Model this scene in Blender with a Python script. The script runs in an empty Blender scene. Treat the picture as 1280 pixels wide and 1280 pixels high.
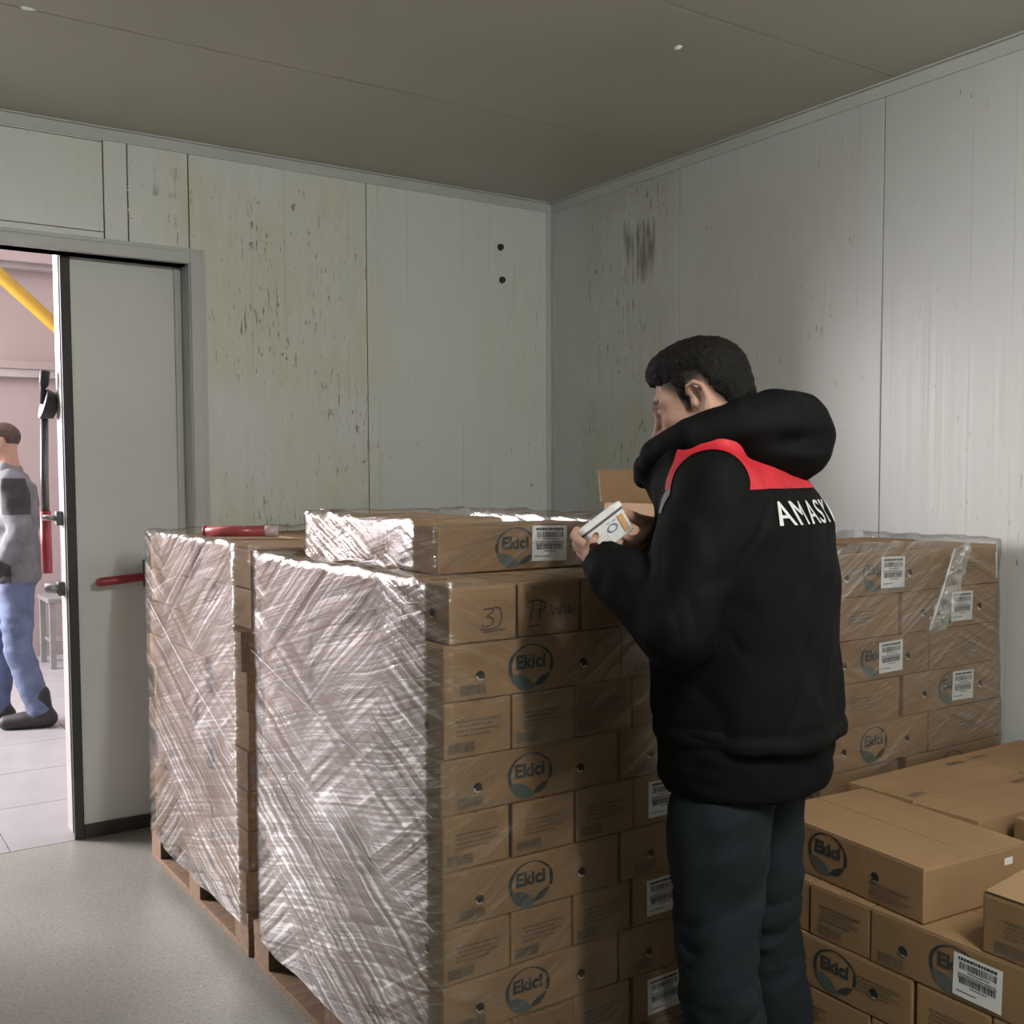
import bpy, bmesh, math, random
import numpy as np
from mathutils import Vector, Matrix
from mathutils.bvhtree import BVHTree

random.seed(7)
RNG = np.random.default_rng(11)
PI = math.pi
scene = bpy.context.scene
COL = scene.collection

# ------------------------------------------------------------------ camera, light, exposure
CAM_H = 1.45
YAW, PITCH, ROLL, FPX = math.radians(33.9), math.radians(3.176), math.radians(-0.238), 1334.5
cam_data = bpy.data.cameras.new('camera')
cam_data.sensor_fit = 'HORIZONTAL'
cam_data.sensor_width = 36.0
cam_data.lens = 36.0 * FPX / 1280.0
cam_data.shift_y = 27.4 / 1280.0
cam_data.clip_start = 0.05
cam = bpy.data.objects.new('camera', cam_data)
COL.objects.link(cam)
_F = Vector((math.sin(YAW) * math.cos(PITCH), math.cos(YAW) * math.cos(PITCH), -math.sin(PITCH)))
_R = Vector((math.cos(YAW), -math.sin(YAW), 0))
_U = _R.cross(_F)
_R, _U = math.cos(ROLL) * _R + math.sin(ROLL) * _U, -math.sin(ROLL) * _R + math.cos(ROLL) * _U
cam.matrix_world = Matrix(((_R.x, _U.x, -_F.x, 0), (_R.y, _U.y, -_F.y, 0), (_R.z, _U.z, -_F.z, CAM_H), (0, 0, 0, 1)))
scene.camera = cam

world = bpy.data.worlds.new('daylight')
scene.world = world
world.use_nodes = True
_bg = world.node_tree.nodes['Background']
_bg.inputs[0].default_value = (0.86, 0.90, 1.0, 1)
_bg.inputs[1].default_value = 0.6

vs = scene.view_settings
vs.view_transform = 'Standard'
vs.look = 'None'
vs.exposure = 0.0
vs.gamma = 1.0
vs.use_curve_mapping = False


def area(name, loc, target, sx, sy, power, color):
    d = bpy.data.lights.new(name, 'AREA')
    d.shape = 'RECTANGLE'
    d.size, d.size_y = sx, sy
    d.energy = power
    d.color = color
    o = bpy.data.objects.new(name, d)
    COL.objects.link(o)
    o.location = loc
    o.rotation_euler = (Vector(target) - Vector(loc)).to_track_quat('-Z', 'Y').to_euler()
    return o


# daylight falling through the tall hall window beyond the doorway, upper left of it
area('hall_window_daylight', (-2.95, 8.6, 2.7), (0.9, 3.6, 0.7), 2.6, 2.4, 1350, (1.0, 0.93, 0.95))
# daylight from the hall's roof lights onto its floor and far wall
area('hall_roof_daylight', (0.6, 7.2, 4.3), (0.6, 7.2, 0), 4.0, 3.0, 60, (1.0, 0.93, 0.94))
# the cold room's bare-tube ceiling batten above and ahead of the photographer, plus an added fill lamp behind to the right
for _x, _y0, _w in ((1.20, -0.75, 37.0), (2.35, -1.95, 4.0)):
    for _k in range(4):
        _d = bpy.data.lights.new('batten_and_fill_tube', 'POINT')
        _d.energy = _w
        _d.color = (1.0, 0.985, 0.93)
        _d.shadow_soft_size = 0.05
        _o = bpy.data.objects.new('batten_and_fill_tube', _d)
        COL.objects.link(_o)
        _o.location = (_x, _y0 + 0.27 * _k, 2.64)

# ------------------------------------------------------------------ materials


def new_mat(name):
    m = bpy.data.materials.new(name)
    m.use_nodes = True
    return m, m.node_tree.nodes, m.node_tree.links, m.node_tree.nodes['Principled BSDF']


def ramp(nodes, stops):
    r = nodes.new('ShaderNodeValToRGB')
    e = r.color_ramp.elements
    while len(e) < len(stops):
        e.new(0.5)
    for i, (p, c) in enumerate(stops):
        e[i].position = p
        e[i].color = c if len(c) == 4 else (*c, 1)
    return r


def noise_node(nodes, links, scale, detail=4, mapscale=None, rot=None, coord='Object', rough=0.55):
    tc = nodes.new('ShaderNodeTexCoord')
    n = nodes.new('ShaderNodeTexNoise')
    n.inputs['Scale'].default_value = scale
    n.inputs['Detail'].default_value = detail
    n.inputs['Roughness'].default_value = rough
    if mapscale or rot:
        mp = nodes.new('ShaderNodeMapping')
        mp.inputs['Scale'].default_value = mapscale or (1, 1, 1)
        mp.inputs['Rotation'].default_value = rot or (0, 0, 0)
        links.new(tc.outputs[coord], mp.inputs[0])
        links.new(mp.outputs[0], n.inputs['Vector'])
    else:
        links.new(tc.outputs[coord], n.inputs['Vector'])
    return n


def mix_rgb(nodes, links, fac, a, b, mode='MIX'):
    m = nodes.new('ShaderNodeMix')
    m.data_type = 'RGBA'
    m.blend_type = mode
    for sock, v in ((m.inputs['Factor'], fac), (m.inputs['A'], a), (m.inputs['B'], b)):
        pass
    for sock, v in ((m.inputs[0], fac), (m.inputs[6], a), (m.inputs[7], b)):
        if hasattr(v, 'links'):
            links.new(v, sock)
        elif isinstance(v, (int, float)):
            sock.default_value = v
        else:
            sock.default_value = v if len(v) == 4 else (*v, 1)
    return m.outputs[2]


def math_node(nodes, links, op, a, b=0.0):
    m = nodes.new('ShaderNodeMath')
    m.operation = op
    for sock, v in ((m.inputs[0], a), (m.inputs[1], b)):
        if hasattr(v, 'links'):
            links.new(v, sock)
        else:
            sock.default_value = v
    return m.outputs[0]


def bump(nodes, links, height, strength, dist, bsdf):
    b = nodes.new('ShaderNodeBump')
    b.inputs['Strength'].default_value = strength
    b.inputs['Distance'].default_value = dist
    links.new(height, b.inputs['Height'])
    links.new(b.outputs[0], bsdf.inputs['Normal'])
    return b


def plain(name, c, rough=0.6, metal=0.0, var=0.12, nscale=6.0, bmp=0.0, bscale=80.0, mapscale=None, spec=0.5, coord='Object'):
    m, N, L, p = new_mat(name)
    n = noise_node(N, L, nscale, 4, mapscale, coord=coord)
    r = ramp(N, [(0.3, tuple(x * (1 - var) for x in c)), (0.7, tuple(min(1, x * (1 + var)) for x in c))])
    L.new(n.outputs[0], r.inputs[0])
    L.new(r.outputs[0], p.inputs['Base Color'])
    p.inputs['Roughness'].default_value = rough
    p.inputs['Metallic'].default_value = metal
    p.inputs['Specular IOR Level'].default_value = spec
    if bmp:
        n2 = noise_node(N, L, bscale, 3, mapscale, coord=coord)
        bump(N, L, n2.outputs[0], bmp, 0.004, p)
    return m


def wall_material(name, base, patina, axis, patches, runs, amount):
    """painted sheet-steel sandwich panels: fine vertical ribs, patches of yellowed patina with scuffs and
    scratches, and dark runs. axis is the wall's horizontal axis; patches and runs are stained areas
    (centre along the wall, centre height, half width, half height, strength)"""
    m, N, L, p = new_mat(name)
    tc = N.new('ShaderNodeTexCoord')
    sp_ = N.new('ShaderNodeSeparateXYZ')
    L.new(tc.outputs['Object'], sp_.inputs[0])
    H_ = sp_.outputs[0 if axis == 'x' else 1]
    Z_ = sp_.outputs[2]

    def area_mask(c, z, hw, hh, s, edge):
        dx = math_node(N, L, 'DIVIDE', math_node(N, L, 'ABSOLUTE', math_node(N, L, 'SUBTRACT', H_, c)), hw)
        dz = math_node(N, L, 'DIVIDE', math_node(N, L, 'ABSOLUTE', math_node(N, L, 'SUBTRACT', Z_, z)), hh)
        d = math_node(N, L, 'MAXIMUM', dx, dz)
        k = math_node(N, L, 'DIVIDE', math_node(N, L, 'SUBTRACT', 1.0, d), edge)
        k.node.use_clamp = True
        return math_node(N, L, 'MULTIPLY', k, s)

    def total(lst, edge):
        out = None
        for q in lst:
            v = area_mask(*q, edge)
            out = v if out is None else math_node(N, L, 'MAXIMUM', out, v)
        return out
    pm = total(patches, 0.35)
    # yellowed patina, blotchy
    n1 = noise_node(N, L, 2.4, 6, (1, 1, 0.8), rough=0.62)
    r1 = ramp(N, [(0.36, (0, 0, 0)), (0.60, (1, 1, 1))])
    L.new(n1.outputs[0], r1.inputs[0])
    col = mix_rgb(N, L, math_node(N, L, 'MULTIPLY', r1.outputs[0], pm), base, patina)
    n1b = noise_node(N, L, 26, 4, (1, 1, 0.18), rough=0.7)
    r1b = ramp(N, [(0.30, (0.93, 0.93, 0.92)), (0.65, (1.02, 1.02, 1.02))])
    L.new(n1b.outputs[0], r1b.inputs[0])
    col = mix_rgb(N, L, math_node(N, L, 'ADD', math_node(N, L, 'MULTIPLY', pm, 0.7), 0.25), col, mix_rgb(N, L, 1.0, col, r1b.outputs[0], 'MULTIPLY'))
    # short vertical scratches and scuffs
    for sc, lo_, hi_, dark, sz in ((60, 0.665, 0.715, (0.20, 0.195, 0.155), 0.10), (80, 0.67, 0.71, (0.14, 0.14, 0.11), 0.20), (22, 0.725, 0.76, (0.16, 0.155, 0.12), 0.5)):
        n2 = noise_node(N, L, sc, 3, (1, 1, sz), rough=0.6)
        n3 = noise_node(N, L, 3.5, 3)
        w = math_node(N, L, 'ADD', n2.outputs[0], math_node(N, L, 'MULTIPLY', math_node(N, L, 'SUBTRACT', n3.outputs[0], 0.5), 0.35))
        w = math_node(N, L, 'ADD', w, math_node(N, L, 'MULTIPLY', math_node(N, L, 'SUBTRACT', pm, 0.75), 0.10 * amount))
        r2 = ramp(N, [(lo_, (0, 0, 0)), (hi_, (0.75, 0.75, 0.75))])
        L.new(w, r2.inputs[0])
        col = mix_rgb(N, L, r2.outputs[0], col, dark)
    # dark runs
    rm = total(runs, 0.6)
    if rm is not None:
        n4 = noise_node(N, L, 30, 4, (1, 1, 0.09), rough=0.65)
        n5 = noise_node(N, L, 7, 3, (1, 1, 0.6))
        w = math_node(N, L, 'MULTIPLY', math_node(N, L, 'ADD', n4.outputs[0], math_node(N, L, 'MULTIPLY', n5.outputs[0], 0.6)), rm)
        r3 = ramp(N, [(0.74, (0, 0, 0)), (0.90, (0.8, 0.8, 0.8))])
        L.new(w, r3.inputs[0])
        col = mix_rgb(N, L, r3.outputs[0], col, (0.115, 0.11, 0.085))
    # pressed ribs: hair lines every 13 cm, part worn away
    fr_ = math_node(N, L, 'FRACT', math_node(N, L, 'DIVIDE', H_, 0.147))
    ln = math_node(N, L, 'LESS_THAN', fr_, 0.022)
    n6 = noise_node(N, L, 4, 2, (1, 1, 0.5))
    r6 = ramp(N, [(0.45, (0, 0, 0)), (0.6, (0.35, 0.35, 0.35))])
    L.new(n6.outputs[0], r6.inputs[0])
    col = mix_rgb(N, L, math_node(N, L, 'MULTIPLY', ln, r6.outputs[0]), col, (0.28, 0.28, 0.26))
    L.new(col, p.inputs['Base Color'])
    p.inputs['Roughness'].default_value = 0.36
    rib = noise_node(N, L, 1.0, 2, (34, 34, 0.3))
    bump(N, L, rib.outputs[0], 0.25, 0.004, p)
    return m


M = {}
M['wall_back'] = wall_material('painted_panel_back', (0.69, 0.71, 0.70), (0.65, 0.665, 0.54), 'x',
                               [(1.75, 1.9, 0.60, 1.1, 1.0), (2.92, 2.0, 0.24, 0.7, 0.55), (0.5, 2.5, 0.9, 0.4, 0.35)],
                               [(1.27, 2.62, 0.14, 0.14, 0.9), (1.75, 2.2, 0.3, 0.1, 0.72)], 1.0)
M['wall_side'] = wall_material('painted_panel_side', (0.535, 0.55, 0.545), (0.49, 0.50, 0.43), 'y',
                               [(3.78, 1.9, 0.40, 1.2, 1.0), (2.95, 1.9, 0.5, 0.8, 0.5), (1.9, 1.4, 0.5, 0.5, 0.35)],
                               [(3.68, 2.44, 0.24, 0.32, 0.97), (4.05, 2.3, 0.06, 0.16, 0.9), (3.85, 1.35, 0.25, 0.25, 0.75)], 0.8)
M['trim'] = plain('trim_paint', (0.50, 0.515, 0.50), 0.42, var=0.06, nscale=3)
M['ceiling'] = plain('ceiling_paint', (0.50, 0.49, 0.41), 0.5, var=0.05, nscale=1.5)
M['seam'] = plain('dark_joint', (0.06, 0.06, 0.055), 0.8)
M['door'] = plain('door_skin', (0.62, 0.635, 0.61), 0.4, var=0.05, nscale=2)
M['rubber'] = plain('black_rubber', (0.035, 0.034, 0.032), 0.6)
M['alu'] = plain('alloy_edge', (0.36, 0.36, 0.36), 0.4, 0.2, var=0.08)
M['red_plastic'] = plain('red_plastic', (0.30, 0.03, 0.04), 0.4)
M['steel_dark'] = plain('dark_steel', (0.10, 0.10, 0.10), 0.45, 0.5)
M['steel'] = plain('grey_steel', (0.32, 0.32, 0.32), 0.4, 0.6)
M['hall_wall'] = plain('hall_wall_paint', (0.34, 0.285, 0.28), 0.6, var=0.04, nscale=1.2)
M['hall_ceiling'] = plain('hall_ceiling_paint', (0.7, 0.66, 0.65), 0.7)
M['hall_beam'] = plain('hall_beam_paint', (0.36, 0.34, 0.34), 0.5)
M['yellow'] = plain('yellow_paint', (0.40, 0.25, 0.025), 0.45)
M['tile'] = plain('hall_tile', (0.28, 0.278, 0.284), 0.3, var=0.06, nscale=5)
M['grout'] = plain('grout', (0.32, 0.31, 0.30), 0.9)
M['wood'] = plain('pallet_wood', (0.20, 0.125, 0.075), 0.75, var=0.3, nscale=4, mapscale=(2, 14, 14), bmp=0.3)
M['white_emit'] = plain('lamp_body', (0.8, 0.8, 0.8), 0.4)
M['plug'] = plain('dark_plug', (0.03, 0.03, 0.03), 0.6)
M['peel'] = plain('peeled_paint', (0.9, 0.9, 0.86), 0.5)

# floor: speckled grey resin
m, N, L, p = new_mat('speckled_floor')
n1 = noise_node(N, L, 85, 4, rough=0.75)
r1 = ramp(N, [(0.33, (0.15, 0.145, 0.125)), (0.43, (0.30, 0.30, 0.275)), (0.57, (0.33, 0.33, 0.305)), (0.68, (0.46, 0.455, 0.43))])
L.new(n1.outputs[0], r1.inputs[0])
n2 = noise_node(N, L, 1.6, 5)
r2 = ramp(N, [(0.3, (0.60, 0.60, 0.585)), (0.7, (0.76, 0.755, 0.74))])
L.new(n2.outputs[0], r2.inputs[0])
L.new(mix_rgb(N, L, 1.0, r1.outputs[0], r2.outputs[0], 'MULTIPLY'), p.inputs['Base Color'])
p.inputs['Roughness'].default_value = 0.42
bump(N, L, n1.outputs[0], 0.15, 0.002, p)
M['floor'] = m


def cardboard(name, c):
    m, N, L, p = new_mat(name)
    n = noise_node(N, L, 5, 4)
    oi = N.new('ShaderNodeObjectInfo')
    r = ramp(N, [(0.25, tuple(x * 0.86 for x in c)), (0.75, tuple(x * 1.1 for x in c))])
    L.new(n.outputs[0], r.inputs[0])
    rr = ramp(N, [(0.0, (0.88, 0.87, 0.86)), (1.0, (1.08, 1.08, 1.08))])
    L.new(oi.outputs['Random'], rr.inputs[0])
    L.new(mix_rgb(N, L, 1.0, r.outputs[0], rr.outputs[0], 'MULTIPLY'), p.inputs['Base Color'])
    p.inputs['Roughness'].default_value = 0.72
    p.inputs['Specular IOR Level'].default_value = 0.3
    n2 = noise_node(N, L, 1.0, 2, (9, 9, 260))
    bump(N, L, n2.outputs[0], 0.12, 0.002, p)
    return m


M['card'] = cardboard('cardboard', (0.275, 0.172, 0.090))
M['card_edge'] = cardboard('cardboard_edge', (0.34, 0.22, 0.12))
M['ink'] = plain('carton_ink', (0.035, 0.042, 0.042), 0.6)
M['ink_green'] = plain('carton_green_ink', (0.075, 0.095, 0.088), 0.6)
M['ink_faint'] = plain('carton_small_print', (0.135, 0.10, 0.065), 0.7)
M['marker'] = plain('marker_ink', (0.05, 0.04, 0.045), 0.5)
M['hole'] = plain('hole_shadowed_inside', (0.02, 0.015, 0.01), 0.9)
M['hole_tab'] = plain('hole_tab', (0.62, 0.55, 0.45), 0.6)
M['label'] = plain('label_paper', (0.78, 0.79, 0.79), 0.55, var=0.03)
M['label_ink'] = plain('label_ink', (0.04, 0.04, 0.045), 0.6)
M['tape'] = plain('packing_tape', (0.36, 0.25, 0.14), 0.22, var=0.06)

M['skin'] = plain('skin', (0.47, 0.285, 0.215), 0.5, var=0.08, nscale=18, bmp=0.12, bscale=300)
M['jacket'] = plain('black_jacket_cloth', (0.0034, 0.0037, 0.0040), 0.75, var=0.25, nscale=14, bmp=0.3, bscale=26, spec=0.11)
M['jersey'] = plain('black_knit', (0.0042, 0.0044, 0.0047), 0.9, var=0.2, bmp=0.2, bscale=60, spec=0.1)
M['red_cloth'] = plain('red_yoke_cloth', (0.50, 0.018, 0.03), 0.6, var=0.1, bmp=0.15, bscale=60)
M['grey_cloth'] = plain('grey_strip_cloth', (0.2, 0.2, 0.2), 0.6)
M['silver'] = plain('silver_print', (0.62, 0.62, 0.62), 0.4, var=0.05)
M['jeans'] = plain('dark_denim', (0.0075, 0.0118, 0.0155), 0.9, var=0.3, nscale=9, bmp=0.35, bscale=40, spec=0.25)
M['shoe'] = plain('black_shoe', (0.015, 0.015, 0.015), 0.5)
M['hair'] = plain('black_hair', (0.0065, 0.0055, 0.005), 0.7, var=0.3, nscale=60, bmp=0.6, bscale=220, mapscale=(1, 1, 1), spec=0.15)
M['tub'] = plain('white_tub_plastic', (0.80, 0.80, 0.79), 0.3, var=0.02)
M['tub_line'] = plain('tub_dark_line', (0.08, 0.085, 0.11), 0.4)
M['tub_blue'] = plain('tub_print_blue', (0.20, 0.25, 0.36), 0.4)
M['tub_orange'] = plain('tub_print_orange', (0.62, 0.36, 0.17), 0.4)
M['w_hair'] = plain('cropped_brown_hair', (0.075, 0.05, 0.04), 0.8, var=0.3, nscale=40)
M['w_grey'] = plain('grey_work_jacket', (0.15, 0.155, 0.17), 0.8, var=0.25, nscale=9, bmp=0.4, bscale=24)
M['w_dark'] = plain('dark_work_patch', (0.035, 0.035, 0.04), 0.8)
M['w_jeans'] = plain('blue_denim', (0.10, 0.13, 0.22), 0.85, var=0.4, nscale=7, bmp=0.4, bscale=24)
M['w_boot'] = plain('walker_boot', (0.02, 0.02, 0.022), 0.6)

# skin with cropped stubble fade is done by a hair shell, see the worker


def film_material():
    """stretch film: mostly clear, milky where the stretched film bunches into diagonal streaks, wrinkled gloss"""
    m, N, L, p = new_mat('stretch_film')
    N.remove(p)
    out = N['Material Output']
    tc = N.new('ShaderNodeTexCoord')

    def streak(angle, along, across, detail, off=0.0):
        mp0 = N.new('ShaderNodeMapping')
        mp0.inputs['Rotation'].default_value = (0, 0, angle)
        mp0.inputs['Location'].default_value = (off, off, 0)
        L.new(tc.outputs['UV'], mp0.inputs[0])
        wob = N.new('ShaderNodeTexNoise')
        wob.inputs['Scale'].default_value = 2.2
        L.new(tc.outputs['UV'], wob.inputs['Vector'])
        add = N.new('ShaderNodeVectorMath')
        add.operation = 'MULTIPLY_ADD'
        L.new(wob.outputs['Color'], add.inputs[0])
        add.inputs[1].default_value = (0.05, 0.05, 0)
        L.new(mp0.outputs[0], add.inputs[2])
        mp = N.new('ShaderNodeMapping')
        mp.inputs['Scale'].default_value = (along, across, 1)
        L.new(add.outputs[0], mp.inputs[0])
        n = N.new('ShaderNodeTexNoise')
        n.inputs['Scale'].default_value = 1.0
        n.inputs['Detail'].default_value = detail
        n.inputs['Roughness'].default_value = 0.6
        L.new(mp.outputs[0], n.inputs['Vector'])
        return n.outputs[0]

    a = streak(0.42, 0.75, 46, 5)
    b = streak(-0.60, 0.75, 52, 5, 3.1)
    c = streak(-0.25, 1.6, 120, 3, 7.7)
    sel = N.new('ShaderNodeTexNoise')
    sel.inputs['Scale'].default_value = 1.3
    sel.inputs['Detail'].default_value = 2
    L.new(tc.outputs['UV'], sel.inputs['Vector'])
    sr = ramp(N, [(0.44, (0, 0, 0)), (0.56, (1, 1, 1))])
    L.new(sel.outputs[0], sr.inputs[0])
    ab = N.new('ShaderNodeMix')
    L.new(sr.outputs[0], ab.inputs[0])
    L.new(a, ab.inputs[2])
    L.new(b, ab.inputs[3])
    mixed = math_node(N, L, 'ADD', math_node(N, L, 'MULTIPLY', ab.outputs[0], 0.68), math_node(N, L, 'MULTIPLY', c, 0.32))
    tr = ramp(N, [(0.40, (0.02, 0.02, 0.02)), (0.51, (0.24, 0.24, 0.24)), (0.62, (0.92, 0.92, 0.92))])
    L.new(mixed, tr.inputs[0])
    # broad patches with more plies
    ply = N.new('ShaderNodeTexNoise')
    ply.inputs['Scale'].default_value = 2.6
    L.new(tc.outputs['UV'], ply.inputs['Vector'])
    pr = ramp(N, [(0.32, (0.45, 0.45, 0.45)), (0.66, (1.25, 1.25, 1.25))])
    L.new(ply.outputs[0], pr.inputs[0])
    pl_ = N.new('ShaderNodeAttribute')
    pl_.attribute_name = 'milkiness'
    fac = math_node(N, L, 'MULTIPLY', math_node(N, L, 'MULTIPLY', tr.outputs[0], pr.outputs[0]), pl_.outputs['Fac'])
    bmp = N.new('ShaderNodeBump')
    bmp.inputs['Strength'].default_value = 0.55
    bmp.inputs['Distance'].default_value = 0.012
    L.new(mixed, bmp.inputs['Height'])
    dif = N.new('ShaderNodeBsdfDiffuse')
    dif.inputs[0].default_value = (0.86, 0.84, 0.85, 1)
    glo = N.new('ShaderNodeBsdfGlossy')
    glo.inputs[0].default_value = (0.95, 0.95, 0.95, 1)
    glo.inputs['Roughness'].default_value = 0.2
    L.new(bmp.outputs[0], glo.inputs['Normal'])
    milk = N.new('ShaderNodeMixShader')
    milk.inputs[0].default_value = 0.78
    L.new(dif.outputs[0], milk.inputs[1])
    L.new(glo.outputs[0], milk.inputs[2])
    tra = N.new('ShaderNodeBsdfTransparent')
    tra.inputs[0].default_value = (0.97, 0.97, 0.97, 1)
    body = N.new('ShaderNodeMixShader')
    L.new(fac, body.inputs[0])
    L.new(tra.outputs[0], body.inputs[1])
    L.new(milk.outputs[0], body.inputs[2])
    coat = N.new('ShaderNodeBsdfGlossy')
    coat.inputs['Roughness'].default_value = 0.10
    L.new(bmp.outputs[0], coat.inputs['Normal'])
    fr = N.new('ShaderNodeFresnel')
    fr.inputs[0].default_value = 1.45
    L.new(bmp.outputs[0], fr.inputs['Normal'])
    cf = math_node(N, L, 'MINIMUM', math_node(N, L, 'MULTIPLY', fr.outputs[0], 0.9), 0.5)
    fin = N.new('ShaderNodeMixShader')
    L.new(cf, fin.inputs[0])
    L.new(body.outputs[0], fin.inputs[1])
    L.new(coat.outputs[0], fin.inputs[2])
    L.new(fin.outputs[0], out.inputs[0])
    return m


M['film'] = film_material()

# ------------------------------------------------------------------ helpers


def tag(o, label=None, cat=None, group=None, kind=None):
    if label:
        o['label'] = label
    if cat:
        o['category'] = cat
    if group:
        o['group'] = group
    if kind:
        o['kind'] = kind
    return o


def link(name, data, parent=None, loc=(0, 0, 0), rz=0.0):
    o = bpy.data.objects.new(name, data)
    COL.objects.link(o)
    if parent is not None:
        o.parent = parent
    o.location = loc
    if rz:
        o.rotation_euler = (0, 0, rz)
    return o


def mesh_data(name, verts, faces, mats, smooth=False, mi=None, uvs=None):
    me = bpy.data.meshes.new(name)
    me.from_pydata([tuple(v) for v in verts], [], [tuple(f) for f in faces])
    for m_ in (mats if isinstance(mats, (list, tuple)) else [mats]):
        me.materials.append(m_)
    if mi is not None:
        me.polygons.foreach_set('material_index', np.asarray(mi, dtype=np.int32))
    if smooth:
        me.polygons.foreach_set('use_smooth', np.ones(len(me.polygons), dtype=bool))
    me.update()
    return me


def bm_data(name, bm, mats, smooth=False):
    me = bpy.data.meshes.new(name)
    bm.to_mesh(me)
    bm.free()
    for m_ in (mats if isinstance(mats, (list, tuple)) else [mats]):
        me.materials.append(m_)
    if smooth:
        me.polygons.foreach_set('use_smooth', np.ones(len(me.polygons), dtype=bool))
    return me


def add_box(bm, x0, x1, y0, y1, z0, z1, bev=0.0, mat=0, mtx=None):
    vs_ = [bm.verts.new(Vector(c)) for c in ((x0, y0, z0), (x1, y0, z0), (x1, y1, z0), (x0, y1, z0), (x0, y0, z1), (x1, y0, z1), (x1, y1, z1), (x0, y1, z1))]
    fs = []
    for f in ((3, 2, 1, 0), (4, 5, 6, 7), (0, 1, 5, 4), (1, 2, 6, 5), (2, 3, 7, 6), (3, 0, 4, 7)):
        fc = bm.faces.new([vs_[i] for i in f])
        fc.material_index = mat
        fs.append(fc)
    if bev:
        es = list({e for f in fs for e in f.edges})
        r = bmesh.ops.bevel(bm, geom=es, offset=bev, segments=2, profile=0.6, affect='EDGES')
        vs_ = list({v for f in r['faces'] for v in f.verts} | {v for v in vs_ if v.is_valid})
    if mtx is not None:
        bmesh.ops.transform(bm, matrix=mtx, verts=[v for v in vs_ if v.is_valid])
    return bm


def boxes(name, lst, mat, parent=None, bev=0.002, loc=(0, 0, 0), rz=0.0):
    bm = bmesh.new()
    for b in lst:
        add_box(bm, *b, bev=bev)
    return link(name, bm_data(name, bm, mat), parent, loc, rz)


def tube_data(name, pts, radii, mat, seg=10, caps=True):
    pts = [Vector(q) for q in pts]
    if not hasattr(radii, '__len__'):
        radii = [radii] * len(pts)
    V, Fc = [], []
    prev = None
    for i, q in enumerate(pts):
        t = (pts[min(i + 1, len(pts) - 1)] - pts[max(i - 1, 0)]).normalized()
        if prev is None:
            a = t.orthogonal().normalized()
        else:
            a = (prev - t * prev.dot(t)).normalized()
        prev = a
        b = t.cross(a)
        for k in range(seg):
            an = 2 * PI * k / seg
            V.append(q + (a * math.cos(an) + b * math.sin(an)) * radii[i])
    for i in range(len(pts) - 1):
        for k in range(seg):
            k2 = (k + 1) % seg
            Fc.append((i * seg + k, i * seg + k2, (i + 1) * seg + k2, (i + 1) * seg + k))
    if caps:
        Fc.append(tuple(range(seg))[::-1])
        Fc.append(tuple(range((len(pts) - 1) * seg, len(pts) * seg)))
    return mesh_data(name, V, Fc, mat, smooth=True)


def vnoise(P, scale, seed=0):
    """smooth value noise on an (n,3) array, about -1..1"""
    Q = np.asarray(P, dtype=np.float64) * scale + seed * 17.31
    i = np.floor(Q).astype(np.int64)
    f = Q - i
    f = f * f * (3 - 2 * f)
    out = np.zeros(Q.shape[:-1])
    for dx in (0, 1):
        for dy in (0, 1):
            for dz in (0, 1):
                h = (i[..., 0] + dx) * 374761393 + (i[..., 1] + dy) * 668265263 + (i[..., 2] + dz) * 2147483647 + seed * 1274126177
                h = (h ^ (h >> 13)) * 1274126177
                h = (h ^ (h >> 16)) & 0xFFFF
                w = (f[..., 0] if dx else 1 - f[..., 0]) * (f[..., 1] if dy else 1 - f[..., 1]) * (f[..., 2] if dz else 1 - f[..., 2])
                out += w * (h / 32767.5 - 1)
    return out


# ---- signed-distance modelling (bodies, clothes, hands): smooth unions meshed with surface nets


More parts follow.
